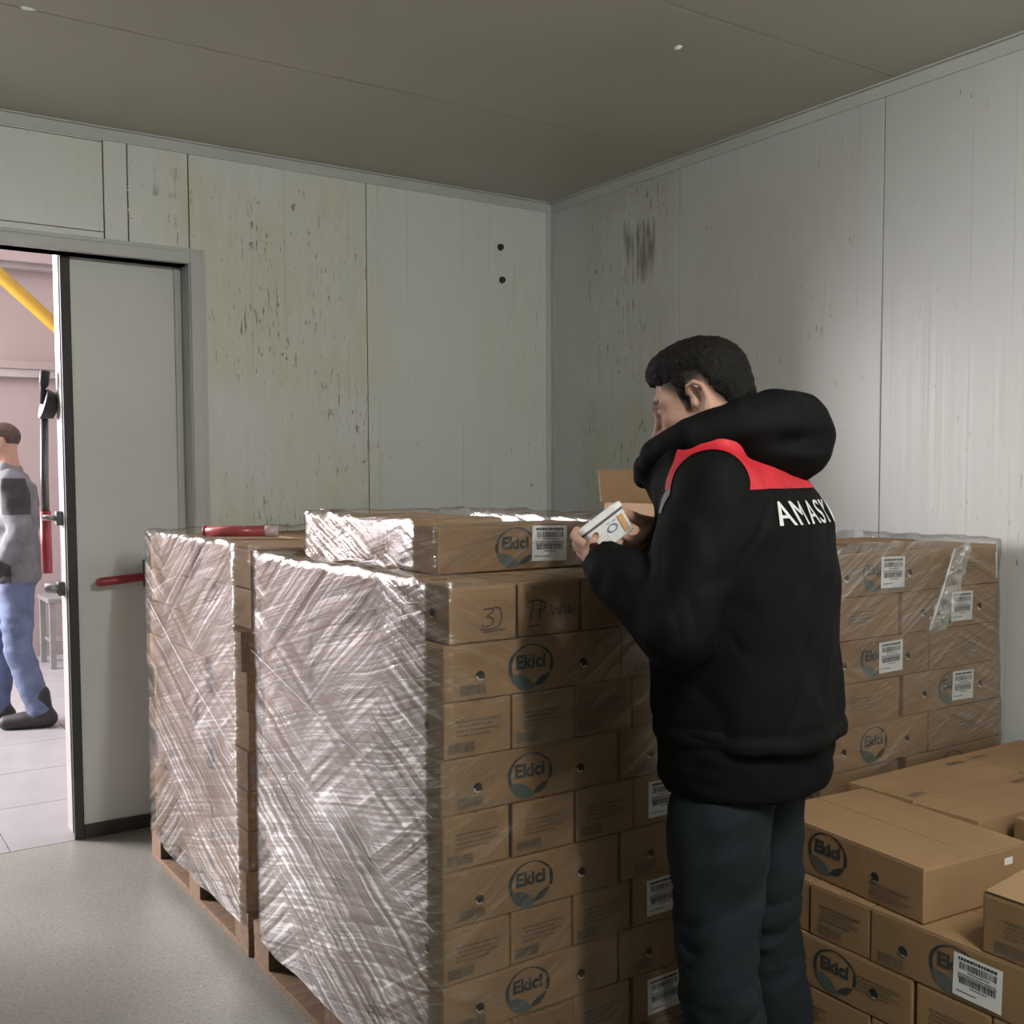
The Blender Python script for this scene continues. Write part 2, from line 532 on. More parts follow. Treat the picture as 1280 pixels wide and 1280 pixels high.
def surface_nets(val, origin, res):
    nx, ny, nz = val.shape
    ins = val < 0
    c = [ins[dx:nx - 1 + dx, dy:ny - 1 + dy, dz:nz - 1 + dz] for dx in (0, 1) for dy in (0, 1) for dz in (0, 1)]
    s = sum(x.astype(np.int8) for x in c)
    act = (s > 0) & (s < 8)
    idx = -np.ones(act.shape, dtype=np.int64)
    I = np.argwhere(act)
    idx[act] = np.arange(len(I))
    acc = np.zeros((len(I), 3))
    cnt = np.zeros(len(I))
    cor = [(dx, dy, dz) for dx in (0, 1) for dy in (0, 1) for dz in (0, 1)]
    vals = {q: val[I[:, 0] + q[0], I[:, 1] + q[1], I[:, 2] + q[2]] for q in cor}
    for a in range(8):
        for b in range(a + 1, 8):
            qa, qb = np.array(cor[a]), np.array(cor[b])
            if np.abs(qa - qb).sum() != 1:
                continue
            va, vb = vals[cor[a]], vals[cor[b]]
            x = (va < 0) != (vb < 0)
            t = np.where(x, va / np.where(x, va - vb, 1), 0)
            acc += np.where(x[:, None], qa + (qb - qa) * t[:, None], 0)
            cnt += x
    V = (I + acc / cnt[:, None]) * res + np.asarray(origin)
    faces = []
    for ax in range(3):
        o1, o2 = [(1, 2), (2, 0), (0, 1)][ax]
        sl0 = [slice(None)] * 3
        sl1 = [slice(None)] * 3
        sl0[ax] = slice(0, -1)
        sl1[ax] = slice(1, None)
        A, B = ins[tuple(sl0)], ins[tuple(sl1)]
        E = np.argwhere(A != B)
        lim = np.array(act.shape)
        ok = (E[:, o1] > 0) & (E[:, o2] > 0) & (E[:, o1] < lim[o1]) & (E[:, o2] < lim[o2])
        E = E[ok]
        flip = A[E[:, 0], E[:, 1], E[:, 2]]
        e1 = np.zeros(3, int)
        e1[o1] = 1
        e2 = np.zeros(3, int)
        e2[o2] = 1
        q = [idx[tuple((E - d).T)] for d in (e1 + e2, e2, 0 * e1, e1)]
        Q = np.stack(q, 1)
        Q[~flip] = Q[~flip][:, ::-1]
        faces.append(Q)
    return V, np.concatenate(faces)


class SDF:
    def __init__(self, lo, hi, res):
        self.lo, self.res = np.array(lo, float), res
        n = np.ceil((np.array(hi) - self.lo) / res).astype(int) + 1
        ax = [self.lo[i] + np.arange(n[i]) * res for i in range(3)]
        self.X, self.Y, self.Z = [g.astype(np.float32) for g in np.meshgrid(*ax, indexing='ij')]
        self.d = np.full(self.X.shape, 9.0, np.float32)

    def cone(self, a, b, ra, rb):
        a, b = np.array(a, np.float32), np.array(b, np.float32)
        ab = b - a
        px, py, pz = self.X - a[0], self.Y - a[1], self.Z - a[2]
        t = np.clip((px * ab[0] + py * ab[1] + pz * ab[2]) / max(float(ab @ ab), 1e-9), 0, 1)
        return np.sqrt((px - t * ab[0]) ** 2 + (py - t * ab[1]) ** 2 + (pz - t * ab[2]) ** 2) - (ra + (rb - ra) * t)

    def ell(self, c, r, axes=None):
        px, py, pz = self.X - c[0], self.Y - c[1], self.Z - c[2]
        if axes is not None:
            A = np.array(axes, np.float32)
            px, py, pz = [px * A[i, 0] + py * A[i, 1] + pz * A[i, 2] for i in range(3)]
        k0 = np.sqrt((px / r[0]) ** 2 + (py / r[1]) ** 2 + (pz / r[2]) ** 2)
        k1 = np.sqrt((px / r[0] ** 2) ** 2 + (py / r[1] ** 2) ** 2 + (pz / r[2] ** 2) ** 2)
        return k0 * (k0 - 1) / np.maximum(k1, 1e-6)

    def column(self, zs, cx, cy, rx, ry, ex=2.0):
        """upright elliptic trunk whose centre and radii vary with height"""
        z = self.Z[0, 0, :]
        f = lambda q: np.interp(z, zs, q).astype(np.float32)[None, None, :]
        X_, Y_, a, b = f(cx), f(cy), f(rx), f(ry)
        k = (np.abs((self.X - X_) / a) ** ex + np.abs((self.Y - Y_) / b) ** ex) ** (1.0 / ex)
        d = (k - 1) * np.minimum(a, b)
        return np.maximum(d, np.maximum(zs[0] - self.Z, self.Z - zs[-1]))

    def add(self, d, k=0.0):
        if k <= 0:
            self.d = np.minimum(self.d, d)
        else:
            h = np.maximum(k - np.abs(self.d - d), 0) / k
            self.d = np.minimum(self.d, d) - h * h * k * 0.25

    def sub(self, d, k=0.0):
        d = -d
        h = np.maximum(k - np.abs(self.d - d), 0) / max(k, 1e-6)
        self.d = np.maximum(self.d, d) + (h * h * k * 0.25 if k > 0 else 0)

    def chain(self, pts, radii, k):
        out = None
        for i in range(len(pts) - 1):
            c_ = self.cone(pts[i], pts[i + 1], radii[i], radii[i + 1])
            out = c_ if out is None else np.minimum(out, c_)
        self.add(out, k)

    def mesh(self):
        return surface_nets(self.d, self.lo, self.res)


def join_vf(*vfs):
    V, Fc, n = [], [], 0
    for v, f in vfs:
        V.append(np.asarray(v))
        Fc.append(np.asarray(f) + n)
        n += len(v)
    return np.concatenate(V), np.concatenate(Fc)


def text_vf(s, size, offset=0.0, spacing=1.0):
    cu = bpy.data.curves.new('lettering', 'FONT')
    cu.body = s
    cu.size = size
    cu.offset = offset
    cu.space_character = spacing
    cu.align_x = 'CENTER'
    cu.align_y = 'CENTER'
    cu.resolution_u = 4
    o = bpy.data.objects.new('lettering', cu)
    COL.objects.link(o)
    bpy.context.view_layer.update()
    me = bpy.data.meshes.new_from_object(o)
    bm_ = bmesh.new()
    bm_.from_mesh(me)
    bmesh.ops.triangulate(bm_, faces=bm_.faces[:], ngon_method='EAR_CLIP')
    bm_.verts.index_update()
    V = [tuple(v.co) for v in bm_.verts]
    Fc = [tuple(v.index for v in q.verts) for q in bm_.faces]
    bm_.free()
    bpy.data.objects.remove(o)
    bpy.data.meshes.remove(me)
    bpy.data.curves.remove(cu)
    return V, Fc

# ------------------------------------------------------------------ the cold room shell
XR, YB, ZC = 3.165, 4.35, 2.79       # right wall, back wall, ceiling
XL, YF = -2.4, -2.6                  # unseen left and front walls
WT = 0.10
DX0, DX1, DZ = -0.20, 1.36, 2.305    # doorway in the back wall


def struct(o, **k):
    return tag(o, kind='structure', **k)


struct(boxes('floor', [(XL - WT, XR + WT, YF - WT, YB + WT, -0.1, 0.0)], M['floor'], bev=0))
ceil = struct(boxes('ceiling', [(XL - WT, XR + WT, YF - WT, YB + WT, ZC + 0.012, ZC + 0.12)], M['seam'], bev=0))
ys = [YB, 3.382, 2.343, 1.305, 0.27, -0.765, -1.8, YF]
for a, b in zip(ys[1:], ys[:-1]):
    boxes('panel', [(XL, XR, a + 0.002, b - 0.002, ZC, ZC + 0.014)], M['ceiling'], ceil, bev=0.003)
bm = bmesh.new()
bmesh.ops.create_icosphere(bm, subdivisions=2, radius=1)
for v in bm.verts:
    v.co = Vector((v.co.x * 0.010, v.co.y * 0.014, v.co.z * 0.006)) * (1 + 0.3 * math.sin(9 * v.co.x + 5 * v.co.y))
link('paint_flake', bm_data('paint_flake', bm, M['peel'], True), ceil, (2.351, 2.555, ZC - 0.003))
bm = bmesh.new()
bmesh.ops.create_icosphere(bm, subdivisions=2, radius=1)
for v in bm.verts:
    v.co = Vector((v.co.x * 0.022, v.co.y * 0.008, v.co.z * 0.004)) * (1 + 0.3 * math.sin(9 * v.co.x + 5 * v.co.y))
link('paint_flake', bm_data('paint_flake', bm, M['peel'], True), ceil, (0.60, 3.37, ZC - 0.003))

wb = struct(boxes('wall_back', [(XL - WT, DX0, YB + 0.012, YB + WT, 0, ZC + 0.1), (DX1, XR + WT, YB + 0.012, YB + WT, 0, ZC + 0.1), (DX0, DX1, YB + 0.012, YB + WT, DZ, ZC + 0.1)], M['seam'], bev=0))
g = 0.002
for x0, x1, z0, z1 in ((XL, DX0, 0, ZC), (DX0, -0.02, 2.36, ZC), (-0.02, 1.031, 2.392, 2.735), (1.031, 1.122, 2.36, ZC), (1.122, DX1, 2.36, ZC),
                       (DX1, 2.15, 0, ZC), (2.15, XR, 0, ZC), (-0.02, 1.031, 2.735, ZC), (-0.02, 1.031, 2.36, 2.392)):
    boxes('panel', [(x0 + g, x1 - g, YB, YB + 0.014, z0 + (g if z0 else 0), z1)], M['wall_back'], wb, bev=0.0025)
for (x, z) in ((2.862, 2.543), (2.871, 2.388)):
    bm = bmesh.new()
    bmesh.ops.create_cone(bm, cap_ends=True, segments=14, radius1=0.018, radius2=0.014, depth=0.016)
    link('bolt_plug', bm_data('bolt_plug', bm, M['plug']), wb, (x, YB - 0.004, z)).rotation_euler = (PI / 2, 0, 0)
# peeled sealant blobs on the joint left of the doorway corner
for z, s in ((2.66, 0.7), (2.58, 0.8), (2.565, 0.6), (2.52, 0.7), (2.49, 1.0), (2.465, 1.2), (2.445, 0.8)):
    bm = bmesh.new()
    bmesh.ops.create_icosphere(bm, subdivisions=1, radius=0.007 * s)
    link('paint_flake', bm_data('paint_flake', bm, M['peel'], True), wb, (1.128 + 0.006 * math.sin(z * 90), YB - 0.002, z))

wr = struct(boxes('wall_right', [(XR + 0.012, XR + WT, YF - WT, YB + WT, 0, ZC + 0.1)], M['seam'], bev=0))
ys = [YB, 3.426, 2.396, 1.366, 0.336, -0.694, -1.724, YF]
for a, b in zip(ys[1:], ys[:-1]):
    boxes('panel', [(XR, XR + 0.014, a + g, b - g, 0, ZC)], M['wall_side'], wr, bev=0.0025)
    if a > 0:
        for z in (2.30, 2.42):
            pass
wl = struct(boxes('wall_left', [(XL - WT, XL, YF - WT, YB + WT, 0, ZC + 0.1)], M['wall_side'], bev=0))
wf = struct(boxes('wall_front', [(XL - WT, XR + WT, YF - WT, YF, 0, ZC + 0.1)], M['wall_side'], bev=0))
# crown strips and corner angle
struct(boxes('trim_1', [(XL, XR, YB - 0.006, YB, ZC - 0.048, ZC), (XL, XR, YB - 0.022, YB, ZC - 0.006, ZC)], M['trim']))
struct(boxes('trim_2', [(XR - 0.006, XR, YF, YB, ZC - 0.048, ZC), (XR - 0.022, XR, YF, YB, ZC - 0.006, ZC)], M['trim']))
struct(boxes('trim_3', [(XR - 0.032, XR, YB - 0.005, YB, 0, ZC - 0.048), (XR - 0.005, XR, YB - 0.032, YB, 0, ZC - 0.048)], M['trim']))

# ceiling batten that lights the room and a body for the added fill lamp behind
for x_, y_, s_ in ((1.20, -0.345, 'above the photographer'), (2.35, -1.545, 'added as fill behind the photographer')):
    bat = boxes('batten_and_fill_body', [(x_ - 0.06, x_ + 0.06, y_ - 0.6, y_ + 0.6, 2.72, 2.79)], M['white_emit'], bev=0.006)
    tag(bat, 'white ceiling batten lamp ' + s_ + ', out of the picture', 'lamp')

# ------------------------------------------------------------------ the doorway and its sliding leaf
dr = struct(boxes('door_1', [(DX1 - 0.006, DX1, YB - 0.002, YB + WT, 0, DZ), (DX0, DX1, YB - 0.002, YB + WT, DZ, DZ + 0.006)], M['trim'], bev=0.001))
boxes('jamb_trim', [(DX1 - 0.002, DX1 + 0.045, YB - 0.014, YB, 0, DZ + 0.047)], M['trim'], dr, bev=0.004)
boxes('jamb_trim', [(DX1 + 0.045, DX1 + 0.062, YB - 0.008, YB, 0, DZ + 0.062)], M['trim'], dr, bev=0.003)
boxes('head_trim', [(DX0, DX1 - 0.002, YB - 0.014, YB, DZ, DZ + 0.047)], M['trim'], dr, bev=0.004)
boxes('head_trim', [(DX0, DX1 + 0.045, YB - 0.008, YB, DZ + 0.047, DZ + 0.062)], M['trim'], dr, bev=0.003)
LX0, LY0, LY1 = 0.885, YB + WT + 0.012, YB + WT + 0.10
leaf = boxes('door_leaf', [(LX0, 2.35, LY0, LY1, 0.025, 2.42)], M['door'], dr, bev=0.006)
boxes('edge_strip', [(LX0 - 0.006, LX0, LY0 + 0.004, LY1 + 0.006, 0.025, 2.42)], M['alu'], leaf, bev=0.002)
gk = [(LX0 - 0.002, LX0 + 0.036, LY0 - 0.016, LY0, 0.0, 2.40), (LX0 + 0.036, 2.3, LY0 - 0.016, LY0, 0.0, 0.055)]
for q in gk:
    boxes('rubber_seal', [q], M['rubber'], leaf, bev=0.005)
boxes('rubber_seal', [(1.325, 1.345, LY0 - 0.012, LY0, 0.055, 2.30)], M['trim'], leaf, bev=0.004)
# red push handle on its grey bracket, inside face of the leaf
hp = boxes('handle_bracket', [(1.175, 1.235, LY0 - 0.018, LY0, 1.00, 1.11)], M['steel_dark'], leaf, bev=0.004)
link('push_handle', tube_data('push_handle', [(0.975, LY0 - 0.075, 1.032), (0.99, LY0 - 0.075, 1.033), (1.16, LY0 - 0.065, 1.045), (1.205, LY0 - 0.03, 1.048), (1.206, LY0 - 0.016, 1.048)],
                              [0.012, 0.018, 0.017, 0.016, 0.016], M['red_plastic'], 12), hp)
# outer latch: round boss, lever, long pull bar and two catches along the leaf edge
bm = bmesh.new()
bmesh.ops.create_cone(bm, cap_ends=True, segments=24, radius1=0.062, radius2=0.05, depth=0.05, matrix=Matrix.Translation((LX0 - 0.028, LY1 + 0.03, 1.735)) @ Matrix.Rotation(PI / 2, 4, 'Y') @ Matrix.Rotation(0.25, 4, 'Y'))
boss = link('latch_boss', bm_data('latch_boss', bm, M['rubber'], False), leaf)
link('latch_lever', tube_data('latch_lever', [(LX0 - 0.05, LY1 + 0.03, 1.74), (LX0 - 0.052, LY1 + 0.015, 1.80), (LX0 - 0.05, LY1 + 0.005, 1.815), (LX0 - 0.046, LY1 - 0.002, 1.865), (LX0 - 0.045, LY1 - 0.003, 1.87)], [0.014, 0.012, 0.019, 0.02, 0.014], M['rubber'], 10), boss)
bar = link('pull_bar', tube_data('pull_bar', [(LX0 - 0.04, LY1 + 0.07, 1.70), (LX0 - 0.045, LY1 + 0.075, 1.45), (LX0 - 0.045, LY1 + 0.075, 1.30)], 0.016, M['steel_dark'], 10), leaf)
link('red_grip', tube_data('red_grip', [(LX0 - 0.045, LY1 + 0.075, 1.31), (LX0 - 0.045, LY1 + 0.075, 1.06)], 0.021, M['red_plastic'], 12), bar)
for z in (1.285, 1.005):
    ct = boxes('catch', [(LX0 - 0.03, LX0 - 0.004, LY0 + 0.03, LY0 + 0.07, z - 0.028, z + 0.028)], M['steel_dark'], leaf, bev=0.004)
    link('catch_pin', tube_data('catch_pin', [(LX0 - 0.02, LY0 + 0.05, z), (LX0 - 0.075, LY0 + 0.06, z + 0.004)], 0.011 if z > 1.2 else 0.02, M['steel'], 10), ct)

# ------------------------------------------------------------------ the hall beyond the doorway
HY0, HY1, HX0, HX1, HZ = YB + WT, 9.25, -3.05, 4.2, 4.5
fh = struct(boxes('floor_hall', [(HX0, HX1, HY0 + 0.0, HY1 + 0.1, -0.1, -0.006)], M['grout'], bev=0))
T = 0.6
tile_me = {}
for i in range(8):
    for j in range(8):
        x0, y0 = -0.55 + i * T, HY0 + 0.005 + j * T
        y1 = min(y0 + T, HY1)
        key = round(y1 - y0, 3)
        if key not in tile_me:
            bm = bmesh.new()
            add_box(bm, 0.0025, T - 0.0025, 0.0025, y1 - y0 - 0.0025, -0.02, 0, bev=0.002)
            tile_me[key] = bm_data('tile', bm, M['tile'])
        link('tile', tile_me[key], fh, (x0, y0, 0))
wh = struct(boxes('wall_hall', [(HX0, HX1, HY1, HY1 + 0.1, 0, HZ)], M['hall_wall'], bev=0))
boxes('beam', [(HX0, HX1, HY1 - 0.06, HY1, 2.30, 2.36)], M['hall_wall'], wh, bev=0.004)
boxes('beam', [(HX0, HX1, HY1 - 0.05, HY1, 2.235, 2.30)], M['hall_beam'], wh, bev=0.004)
boxes('beam', [(HX0, HX1, HY1 - 0.16, HY1, 3.12, 3.32)], M['hall_wall'], wh, bev=0.006)
boxes('beam', [(HX0, HX1, HY1 - 0.10, HY1, 3.08, 3.12)], M['hall_beam'], wh, bev=0.004)
struct(boxes('wall_hall_left', [(HX0 - 0.1, HX0, HY0, 7.3, 0, HZ), (HX0 - 0.1, HX0, 7.3, HY1 + 0.1, 0, 1.3), (HX0 - 0.1, HX0, 7.3, HY1 + 0.1, 4.0, HZ)], M['hall_wall'], bev=0))
struct(boxes('wall_hall_right', [(HX1, HX1 + 0.1, HY0, HY1 + 0.1, 0, HZ)], M['hall_wall'], bev=0))
struct(boxes('wall_hall_near', [(HX0, HX1, HY0 - 0.05, HY0 - 0.001, ZC + 0.12, HZ), (HX0 - 0.1, XL - WT, HY0 - 0.05, HY0 - 0.001, 0, ZC + 0.12), (XR + WT, HX1 + 0.1, HY0 - 0.05, HY0 - 0.001, 0, ZC + 0.12)], M['hall_wall'], bev=0))
struct(boxes('ceiling_hall', [(HX0 - 0.1, HX1 + 0.1, HY0, HY1 + 0.1, HZ, HZ + 0.1)], M['hall_ceiling'], bev=0))
pipe = link('brace_pipe', tube_data('brace_pipe', [(-0.35, HY1 - 0.35, HZ), (1.34, HY1 - 0.35, 2.97), (1.68, HY1 - 0.35, 2.66), (2.4, HY1 - 0.35, 2.01), (2.4, HY1 - 0.10, 1.99), (2.4, HY1 + 0.0, 1.99)], 0.05, M['yellow'], 14))
tag(pipe, 'yellow diagonal pipe against the pinkish hall wall beyond the doorway', 'pipe')
rk = bpy.data.objects.new('steel_bench', None)
COL.objects.link(rk)
rk.location = (1.95, 8.75, 0)
tag(rk, 'low grey steel bench by the hall wall, behind the walking man', 'bench')
boxes('bench_top', [(-0.4, 0.5, -0.22, 0.22, 0.50, 0.535)], M['steel'], rk, bev=0.006)
boxes('shelf', [(-0.36, 0.46, -0.2, 0.2, 0.18, 0.205)], M['steel'], rk, bev=0.004)
for x in (-0.37, 0.47):
    for y in (-0.19, 0.19):
        boxes('leg', [(x - 0.02, x + 0.02, y - 0.02, y + 0.02, 0, 0.5)], M['steel'], rk, bev=0.003)

# ------------------------------------------------------------------ cartons
CH = 0.1205                      # carton height
LONG, DEEP, NARROW = 0.475, 0.34, 0.168


def rect(V, Fc, MI, x0, x1, z0, z1, y, mi):
    n = len(V)
    V += [(x0, y, z0), (x1, y, z0), (x1, y, z1), (x0, y, z1)]
    Fc.append((n, n + 1, n + 2, n + 3))
    MI.append(mi)


def make_logo():
    V, Fc, MI = [], [], []
    TV, TF = text_vf('Ekici', 0.041, 0.0017, 1.05)
    V += [(x - 0.001, 0, y + 0.010) for x, y, _ in TV]
    Fc += TF
    MI += [0] * len(TF)
    # open ring, thick at the sides, thin at the top left
    a0, a1, n = math.radians(-22), math.radians(205), 44
    base = len(V)
    for i in range(n + 1):
        t = i / n
        a = a0 + (a1 - a0) * t
        w = 0.0028 + 0.0055 * abs(math.cos(a)) ** 1.5
        if 0.18 < t < 0.26:
            w *= 0.55
        for s in (0, 1):
            k = 1 - (w / 0.055) * (1 - s)
            V.append((0.060 * k * math.cos(a), 0, 0.002 + 0.047 * k * math.sin(a)))
    for i in range(n):
        q = base + 2 * i
        Fc.append((q, q + 1, q + 3, q + 2))
        MI.append(0)

    def leaf_shape(p0, p1, wa, wb, mi):
        b = len(V)
        d = Vector((p1[0] - p0[0], p1[1] - p0[1]))
        nn = Vector((-d.y, d.x)).normalized()
        k = 14
        for i in range(k + 1):
            t = i / k
            s = math.sin(PI * t) ** 0.8
            c_ = Vector(p0) + d * t
            for w in (wa, -wb):
                V.append((c_.x + nn.x * w * s, 0, c_.y + nn.y * w * s))
        for i in range(k):
            q = b + 2 * i
            Fc.append((q, q + 2, q + 3, q + 1))
            MI.append(mi)
    leaf_shape((-0.056, -0.016), (0.010, -0.047), 0.014, 0.017, 1)
    leaf_shape((0.006, -0.042), (0.050, -0.018), 0.005, 0.011, 0)
    return mesh_data('logo', V, Fc, [M['ink'], M['ink_green']], mi=MI)


def make_label(w=0.106, h=0.088):
    bm = bmesh.new()
    V, Fc, MI = [], [], []
    rect(V, Fc, MI, -w / 2, w / 2, -h / 2, h / 2, 0, 0)
    rng = random.Random(3)
    y = -0.0004
    # bold title made of short words
    x = -w * 0.40
    while x < w * 0.36:
        l = rng.uniform(0.003, 0.008)
        rect(V, Fc, MI, x, min(x + l, w * 0.4), h * 0.36, h * 0.43, y, 1)
        x += l + 0.0012
    for zc, bh in ((0.16, 0.16), (-0.18, 0.15)):
        x = -w * 0.37
        while x < w * 0.37:
            l = rng.choice((0.0006, 0.0009, 0.0015, 0.0024))
            rect(V, Fc, MI, x, x + l, h * zc, h * (zc + bh), y, 1)
            x += l + rng.choice((0.0007, 0.001, 0.0016))
    for zc, x0, x1 in ((0.10, -0.2, 0.25), (0.03, -0.4, 0.38), (-0.02, -0.4, 0.40), (-0.07, -0.4, 0.34), (-0.24, -0.15, 0.2), (-0.38, -0.42, 0.0)):
        x = w * x0
        while x < w * x1:
            l = rng.uniform(0.002, 0.006)
            rect(V, Fc, MI, x, min(x + l, w * x1), h * zc, h * (zc + 0.026), y, 1)
            x += l + 0.001
    bm.free()
    return mesh_data('shipping_label', V, Fc, [M['label'], M['label_ink']], mi=MI)


def make_print(kind):
    V, Fc, MI = [], [], []
    rng = random.Random(len(kind))
    if kind == 'block':          # small dark code block, two fields of bars
        for x0, x1 in ((-0.034, 0.0), (0.002, 0.032)):
            x = x0
            while x < x1 - 0.002:
                l = rng.choice((0.0012, 0.002, 0.0035))
                rect(V, Fc, MI, x, x + l, -0.011, 0.011, 0, 0)
                x += l + 0.0012
    else:                        # lines of small print
        for k, (x0, x1) in enumerate(((-0.055, 0.055), (-0.05, 0.035), (-0.055, 0.05), (-0.055, 0.02))):
            x = x0
            while x < x1:
                l = rng.uniform(0.004, 0.012)
                rect(V, Fc, MI, x, x + l, 0.014 - k * 0.010, 0.0185 - k * 0.010, 0, 0)
                x += l + 0.002
    return mesh_data('small_print', V, Fc, [M['ink_faint']], mi=MI)


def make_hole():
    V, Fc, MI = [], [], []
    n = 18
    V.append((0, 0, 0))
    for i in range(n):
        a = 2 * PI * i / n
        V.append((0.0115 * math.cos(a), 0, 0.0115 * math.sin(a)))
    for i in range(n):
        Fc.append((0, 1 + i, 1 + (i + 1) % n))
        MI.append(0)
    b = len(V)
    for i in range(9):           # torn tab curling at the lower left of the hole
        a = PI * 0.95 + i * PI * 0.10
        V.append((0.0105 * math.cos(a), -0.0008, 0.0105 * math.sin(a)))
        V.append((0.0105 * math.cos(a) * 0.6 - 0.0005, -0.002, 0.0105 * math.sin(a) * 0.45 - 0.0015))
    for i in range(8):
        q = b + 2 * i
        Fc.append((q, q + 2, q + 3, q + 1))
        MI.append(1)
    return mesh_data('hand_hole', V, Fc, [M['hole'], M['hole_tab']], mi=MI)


LOGO, LABEL, BLOCK, LINES, HOLE = make_logo(), make_label(), make_print('block'), make_print('lines '), make_hole()
_card = {}


def card_mesh(sx, sy, sz):
    """closed carton: four walls and two top flaps meeting over a narrow slot"""
    key = (round(sx, 3), round(sy, 3), round(sz, 3))
    if key not in _card:
        bm = bmesh.new()
        sz -= 0.0015
        add_box(bm, 0, sx, 0, sy, 0, sz - 0.0025, bev=0.004)
        if sx >= sy:
            add_box(bm, 0.001, sx - 0.001, 0.001, sy / 2 - 0.0012, sz - 0.004, sz, bev=0.001, mat=0)
            add_box(bm, 0.001, sx - 0.001, sy / 2 + 0.0012, sy - 0.001, sz - 0.004, sz, bev=0.001, mat=0)
        else:
            add_box(bm, 0.001, sx / 2 - 0.0012, 0.001, sy - 0.001, sz - 0.004, sz, bev=0.001)
            add_box(bm, sx / 2 + 0.0012, sx - 0.001, 0.001, sy - 0.001, sz - 0.004, sz, bev=0.001)
        _card[key] = bm_data('carton', bm, M['card'])
    return _card[key]


def on_face(name, data, parent, face, sx, sy, u, z, eps=0.0012, rot=0.0):
    """stick a flat print on the carton's front (-y) or left (-x) face; u runs along the face"""
    o = link(name, data, parent)
    if face == 'front':
        o.location = (u, -eps, z)
        o.rotation_euler = (0, rot, 0)
    else:
        o.location = (-eps, sy - u, z)
        o.rotation_euler = (0, rot, -PI / 2)
    return o


def carton(x, y, z, sx, sy, label, group, sz=CH, rz=0.0, face=None, logo=None, label_u=None, holes=(), block=None, lines=None, dz=0.0, label_z=None):
    o = link('carton', card_mesh(sx, sy, sz), None, (x, y, z), rz)
    tag(o, label, 'carton', group)
    if face:
        if logo is not None:
            on_face('logo', LOGO, o, face, sx, sy, logo, sz * 0.5 - 0.001 + dz)
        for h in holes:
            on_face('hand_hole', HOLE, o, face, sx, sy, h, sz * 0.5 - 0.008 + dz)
        if block is not None:
            on_face('code_block', BLOCK, o, face, sx, sy, block, 0.022)
        if lines is not None:
            on_face('small_print', LINES, o, face, sx, sy, lines, sz * 0.5)
        if label_u is not None:
            on_face('shipping_label', LABEL, o, face, sx, sy, label_u, (sz * 0.5 if label_z is None else label_z), 0.0022, random.uniform(-0.03, 0.03))
    return o


ORD = ['', 'topmost', 'second', 'third', 'fourth', 'fifth', 'sixth', 'seventh', 'eighth', 'lowest']
PB = 0.1325


def J(s=0.006):
    return random.uniform(-s, s)


# front pallet: rows alternate long logo cartons (even) and narrow cartons (odd); level 9 is on top
FX, FY = 1.10, 1.90
COLW = ['left corner', 'second from left', 'third from left', 'fourth from left']
for lev in range(1, 10):
    z = PB + (lev - 1) * CH
    row = ORD[10 - lev]
    rw = 'topmost row' if lev == 9 else ('lowest row' if lev == 1 else row + ' row from the top')
    if lev % 2 == 0:
        for k in range(2):
            carton(FX + J(0.004) + k * (LONG + 0.006), FY + J(0.004), z, LONG, DEEP - 0.004,
                   f'long logo carton, front pallet, {rw}, ' + ('left corner' if k == 0 else 'half behind the man'),
                   'long logo cartons on the front pallet', face='front', logo=0.222 + J(0.008), holes=(0.09, 0.365), block=0.075, dz=-0.003)
        for k in (1, 2):
            carton(FX + J(0.008), FY + k * DEEP + J(0.003), z, LONG, DEEP - 0.004,
                   f'carton under milky film, left side of front pallet, {rw}, ' + ('middle' if k == 1 else 'rear corner'),
                   'long logo cartons on the front pallet', face='left', lines=0.17)
    else:
        carton(FX + 3 * (NARROW + 0.004) + 0.004 + (0.024 if lev == 9 else 0.0), FY + J(0.004), z, LONG, DEEP - 0.004, f'long carton mostly behind the man, front pallet, {rw}',
               'long logo cartons on the front pallet', face='front', logo=0.222, holes=(0.365,), label_u=(0.095 if lev in (1, 3, 5) else None))
        for k in range(3):
            off = 0.022 if lev == 9 else 0.0
            o = carton(FX + off + J(0.004) + k * (NARROW + 0.004), FY + J(0.004), z, NARROW, (DEEP if lev < 9 else 0.335),
                       f'narrow carton, front pallet, {rw}, {COLW[k]}', 'narrow cartons on the front pallet', face='front',
                       block=(0.045 if lev < 9 else None), lines=(0.085 if lev < 9 else None))
            if k == 0:
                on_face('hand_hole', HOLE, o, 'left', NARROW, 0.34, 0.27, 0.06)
        d2 = 0.342
        for k in range(2):
            carton(FX - (0.012 if lev == 9 else 0) + J(0.008), FY + 0.345 + k * d2 + J(0.003), z, LONG, DEEP - 0.002,
                   f'carton under milky film, left side of front pallet, {rw}, ' + ('middle' if k == 0 else 'rear corner'),
                   'long logo cartons on the front pallet', face='left', lines=0.17)
    if lev == 9:
        for k in range(3):
            carton(FX + 0.49, FY + 0.345 + k * 0.172, z, LONG, 0.168 if k < 2 else 0.34,
                   ['carton of the top row, under the labelled carton, hardly seen', 'carton of the top row, behind the labelled one, hardly seen', 'carton of the top row, rear right, under the open carton'][k],
                   'long logo cartons on the front pallet')

